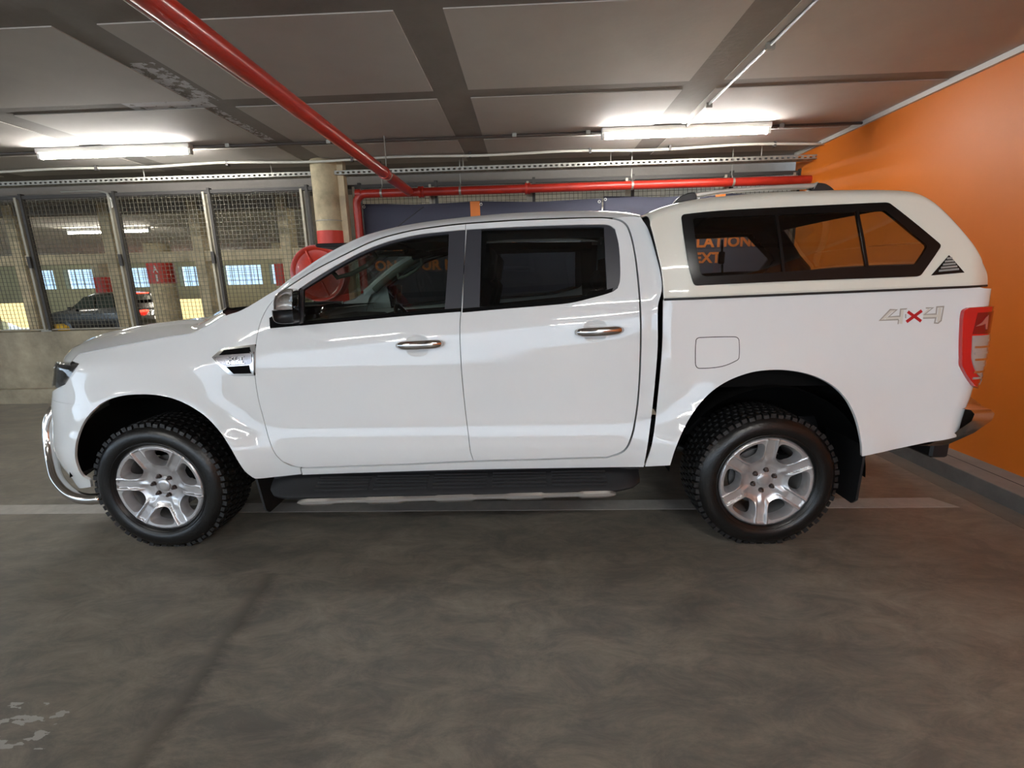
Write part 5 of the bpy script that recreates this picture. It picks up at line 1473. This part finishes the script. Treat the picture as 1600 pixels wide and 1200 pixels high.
# roof rails
for s in (-1, 1):
    wr_ = .60
    pr = lambda u, v: atY(u, v, YC-.62)
    base = [(1051, 318.5), (1059, 309.5), (1068, 304.5), (1078, 301.5), (1084, 301.8), (1088, 311.5), (1080, 314)]
    foot2 = [(1272, 287), (1284, 288), (1292, 292), (1299, 298), (1290, 301), (1262, 301), (1264, 297), (1268, 293)]
    for pl in (base, foot2):
        P = curve_loop(pl, True, 3, 50)
        f0 = [pr(u, v) for u, v in P]
        V = [(p[0], YC+s*(YC-p[1])+s*.025, p[2]) for p in f0]+[(p[0], YC+s*(YC-p[1])-s*.03, p[2]) for p in f0]
        n = len(P); Fc = [tuple(range(n)), tuple(reversed(range(n, 2*n)))]+[(j, n+j, n+(j+1) % n, (j+1) % n) for j in range(n)]
        if s > 0: Fc = [tuple(reversed(f)) for f in Fc]
        o = meshobj('rail_foot', V, Fc, black, canopy, False); bv = o.modifiers.new('b', 'BEVEL'); bv.width = .006; bv.segments = 2; bv.limit_method = 'ANGLE'
    tp = catmull([(1083, 302), (1130, 296.3), (1187, 291.8), (1230, 289), (1273, 287)], 5); bt = catmull([(1086, 309.5), (1130, 302.5), (1187, 298), (1230, 296), (1268, 295.3)], 5)
    V = []
    for (a, b) in zip(tp, bt):
        for (uv, dy) in ((a, .022), (a, -.022), (b, -.022), (b, .022)):
            p = pr(*uv); V.append((p[0], YC+s*(YC-p[1])+s*dy, p[2]))
    n = len(tp); Fc = []
    for i in range(n-1):
        for j in range(4): Fc.append((i*4+j, i*4+(j+1) % 4, (i+1)*4+(j+1) % 4, (i+1)*4+j))
    Fc += [(0, 1, 2, 3), tuple(reversed(range(4*n-4, 4*n)))]
    o = meshobj('roof_rail', V, Fc, silverpaint, canopy, False); bv = o.modifiers.new('b', 'BEVEL'); bv.width = .006; bv.segments = 3; bv.limit_method = 'ANGLE'

# ================================================================== CABIN INTERIOR
def seat(x, y, name='front_seat', m=darkin):
    # curved backrest and cushion with bolsters
    t = MB(); V = []; Fc = []
    def blob(cx, cz, lx, lz, wy, ang, nm, par=None):
        b = MB().box(-lx/2, lx/2, -wy/2, wy/2, -lz/2, lz/2, min(lx, lz)*.32)
        ca, sa = math.cos(ang), math.sin(ang)
        b.V = [(cx+vx*ca-vz*sa, y+vy, cz+vx*sa+vz*ca) for vx, vy, vz in b.V]
        return b.build(nm, m, par or truck, autos=True)
    s_ = blob(x, .82, .50, .15, .50, .08, name)
    blob(x+.30, 1.14, .14, .62, .48, -.22, 'seat_back', s_)
    blob(x+.385, 1.51, .10, .20, .26, -.15, 'headrest', s_)
    MB().tube([(x+.365, y-.06, 1.38), (x+.375, y-.06, 1.46)], .008, 6).build('headrest_post', steel, s_)
for y in (YC-.38, YC+.38): seat(-.62, y)
def bench():
    b = MB().box(.08, .50, YC-.68, YC+.68, .76, .90, .05).build('rear_bench', darkin, truck, autos=True)
    MB().box(.46, .58, YC-.68, YC+.68, .88, 1.33, .04).build('bench_back', darkin, b, autos=True)
    for y in (YC-.40, YC+.40): MB().box(.48, .57, y-.13, y+.13, 1.34, 1.48, .035).build('headrest', darkin, b, autos=True)
bench()
ds = MB().prism([(-1.62, 1.12), (-1.45, 1.20), (-1.20, 1.19), (-1.08, 1.13), (-1.06, .98), (-1.12, .78), (-1.40, .60), (-1.62, .70)], lambda p: (p[0], YC-.74, p[1]), lambda p: (p[0], YC+.74, p[1])).build('dashboard', darkin, truck)
MB().lathe([(.165+.016*math.cos(a), .016*math.sin(a)) for a in np.linspace(0, 2*PI, 9)], (0, 0, 0), 'x', 32).build('steering_wheel', darkin, truck, True)
sw = bpy.data.objects['steering_wheel']
sw.location = (-.93, YC+.38, 1.10); sw.rotation_euler = (0, math.radians(-22), 0)
MB().box(-.99, -.96, YC+.30, YC+.46, 1.06, 1.16, .01).build('steering_boss', darkin, truck)
MB().box(-.80, -.76, YC-.12, YC+.12, 1.60, 1.66, .015).build('rear_view_mirror', darkin, truck)
MB().box(-.55, .2, YC-.10, YC+.10, .55, .95, .04).build('centre_console', darkin, truck)
# seat belt
MB().tube([(-.28, YC-.70, 1.52), (-.34, YC-.66, 1.2), (-.30, YC-.60, .90)], .012, 6).build('seat_belt', darkin, truck)
# inner door skins, below the glass
idf = [(-1.30, .55), (-.33, .55), (.60, .55), (.60, 1.31), (.43, 1.30), (-.33, 1.24), (-1.12, 1.21), (-1.30, 1.1)]
skin('door_lining', np.array(idf), darkin, truck, off=-.075, depth=0, step=.2)
# inner B and C pillars
for s in (-1, 1):
    for (x0, x1, x2, x3) in ((-.40, -.26, -.30, -.20), (.46, .60, .42, .56)):
        V = []
        for (x, z) in ((x0, 1.22), (x1, 1.22), (x3, 1.68), (x2, 1.68)):
            V.append(P3(np.array([x]), np.array([z]), -.06, s)[0])
        meshobj('pillar_lining', V, [(0, 1, 2, 3)], darkin, truck, False)

for s in (-1, 1):
    MB().prism([(-.90, 1.59), (-.70, 1.63), (.50, 1.63), (.50, 1.675), (-.2, 1.69), (-.55, 1.68), (-.90, 1.61)], lambda p: (p[0], YC+s*.655, p[1]), lambda p: (p[0], YC+s*.56, p[1]+.02)).build('head_lining_side', darkin, truck)
for y in (YC-.38, YC+.38): MB().box(-1.16, -.72, y-.20, y+.20, 1.625, 1.645, .008).build('sun_visor', darkin, truck)
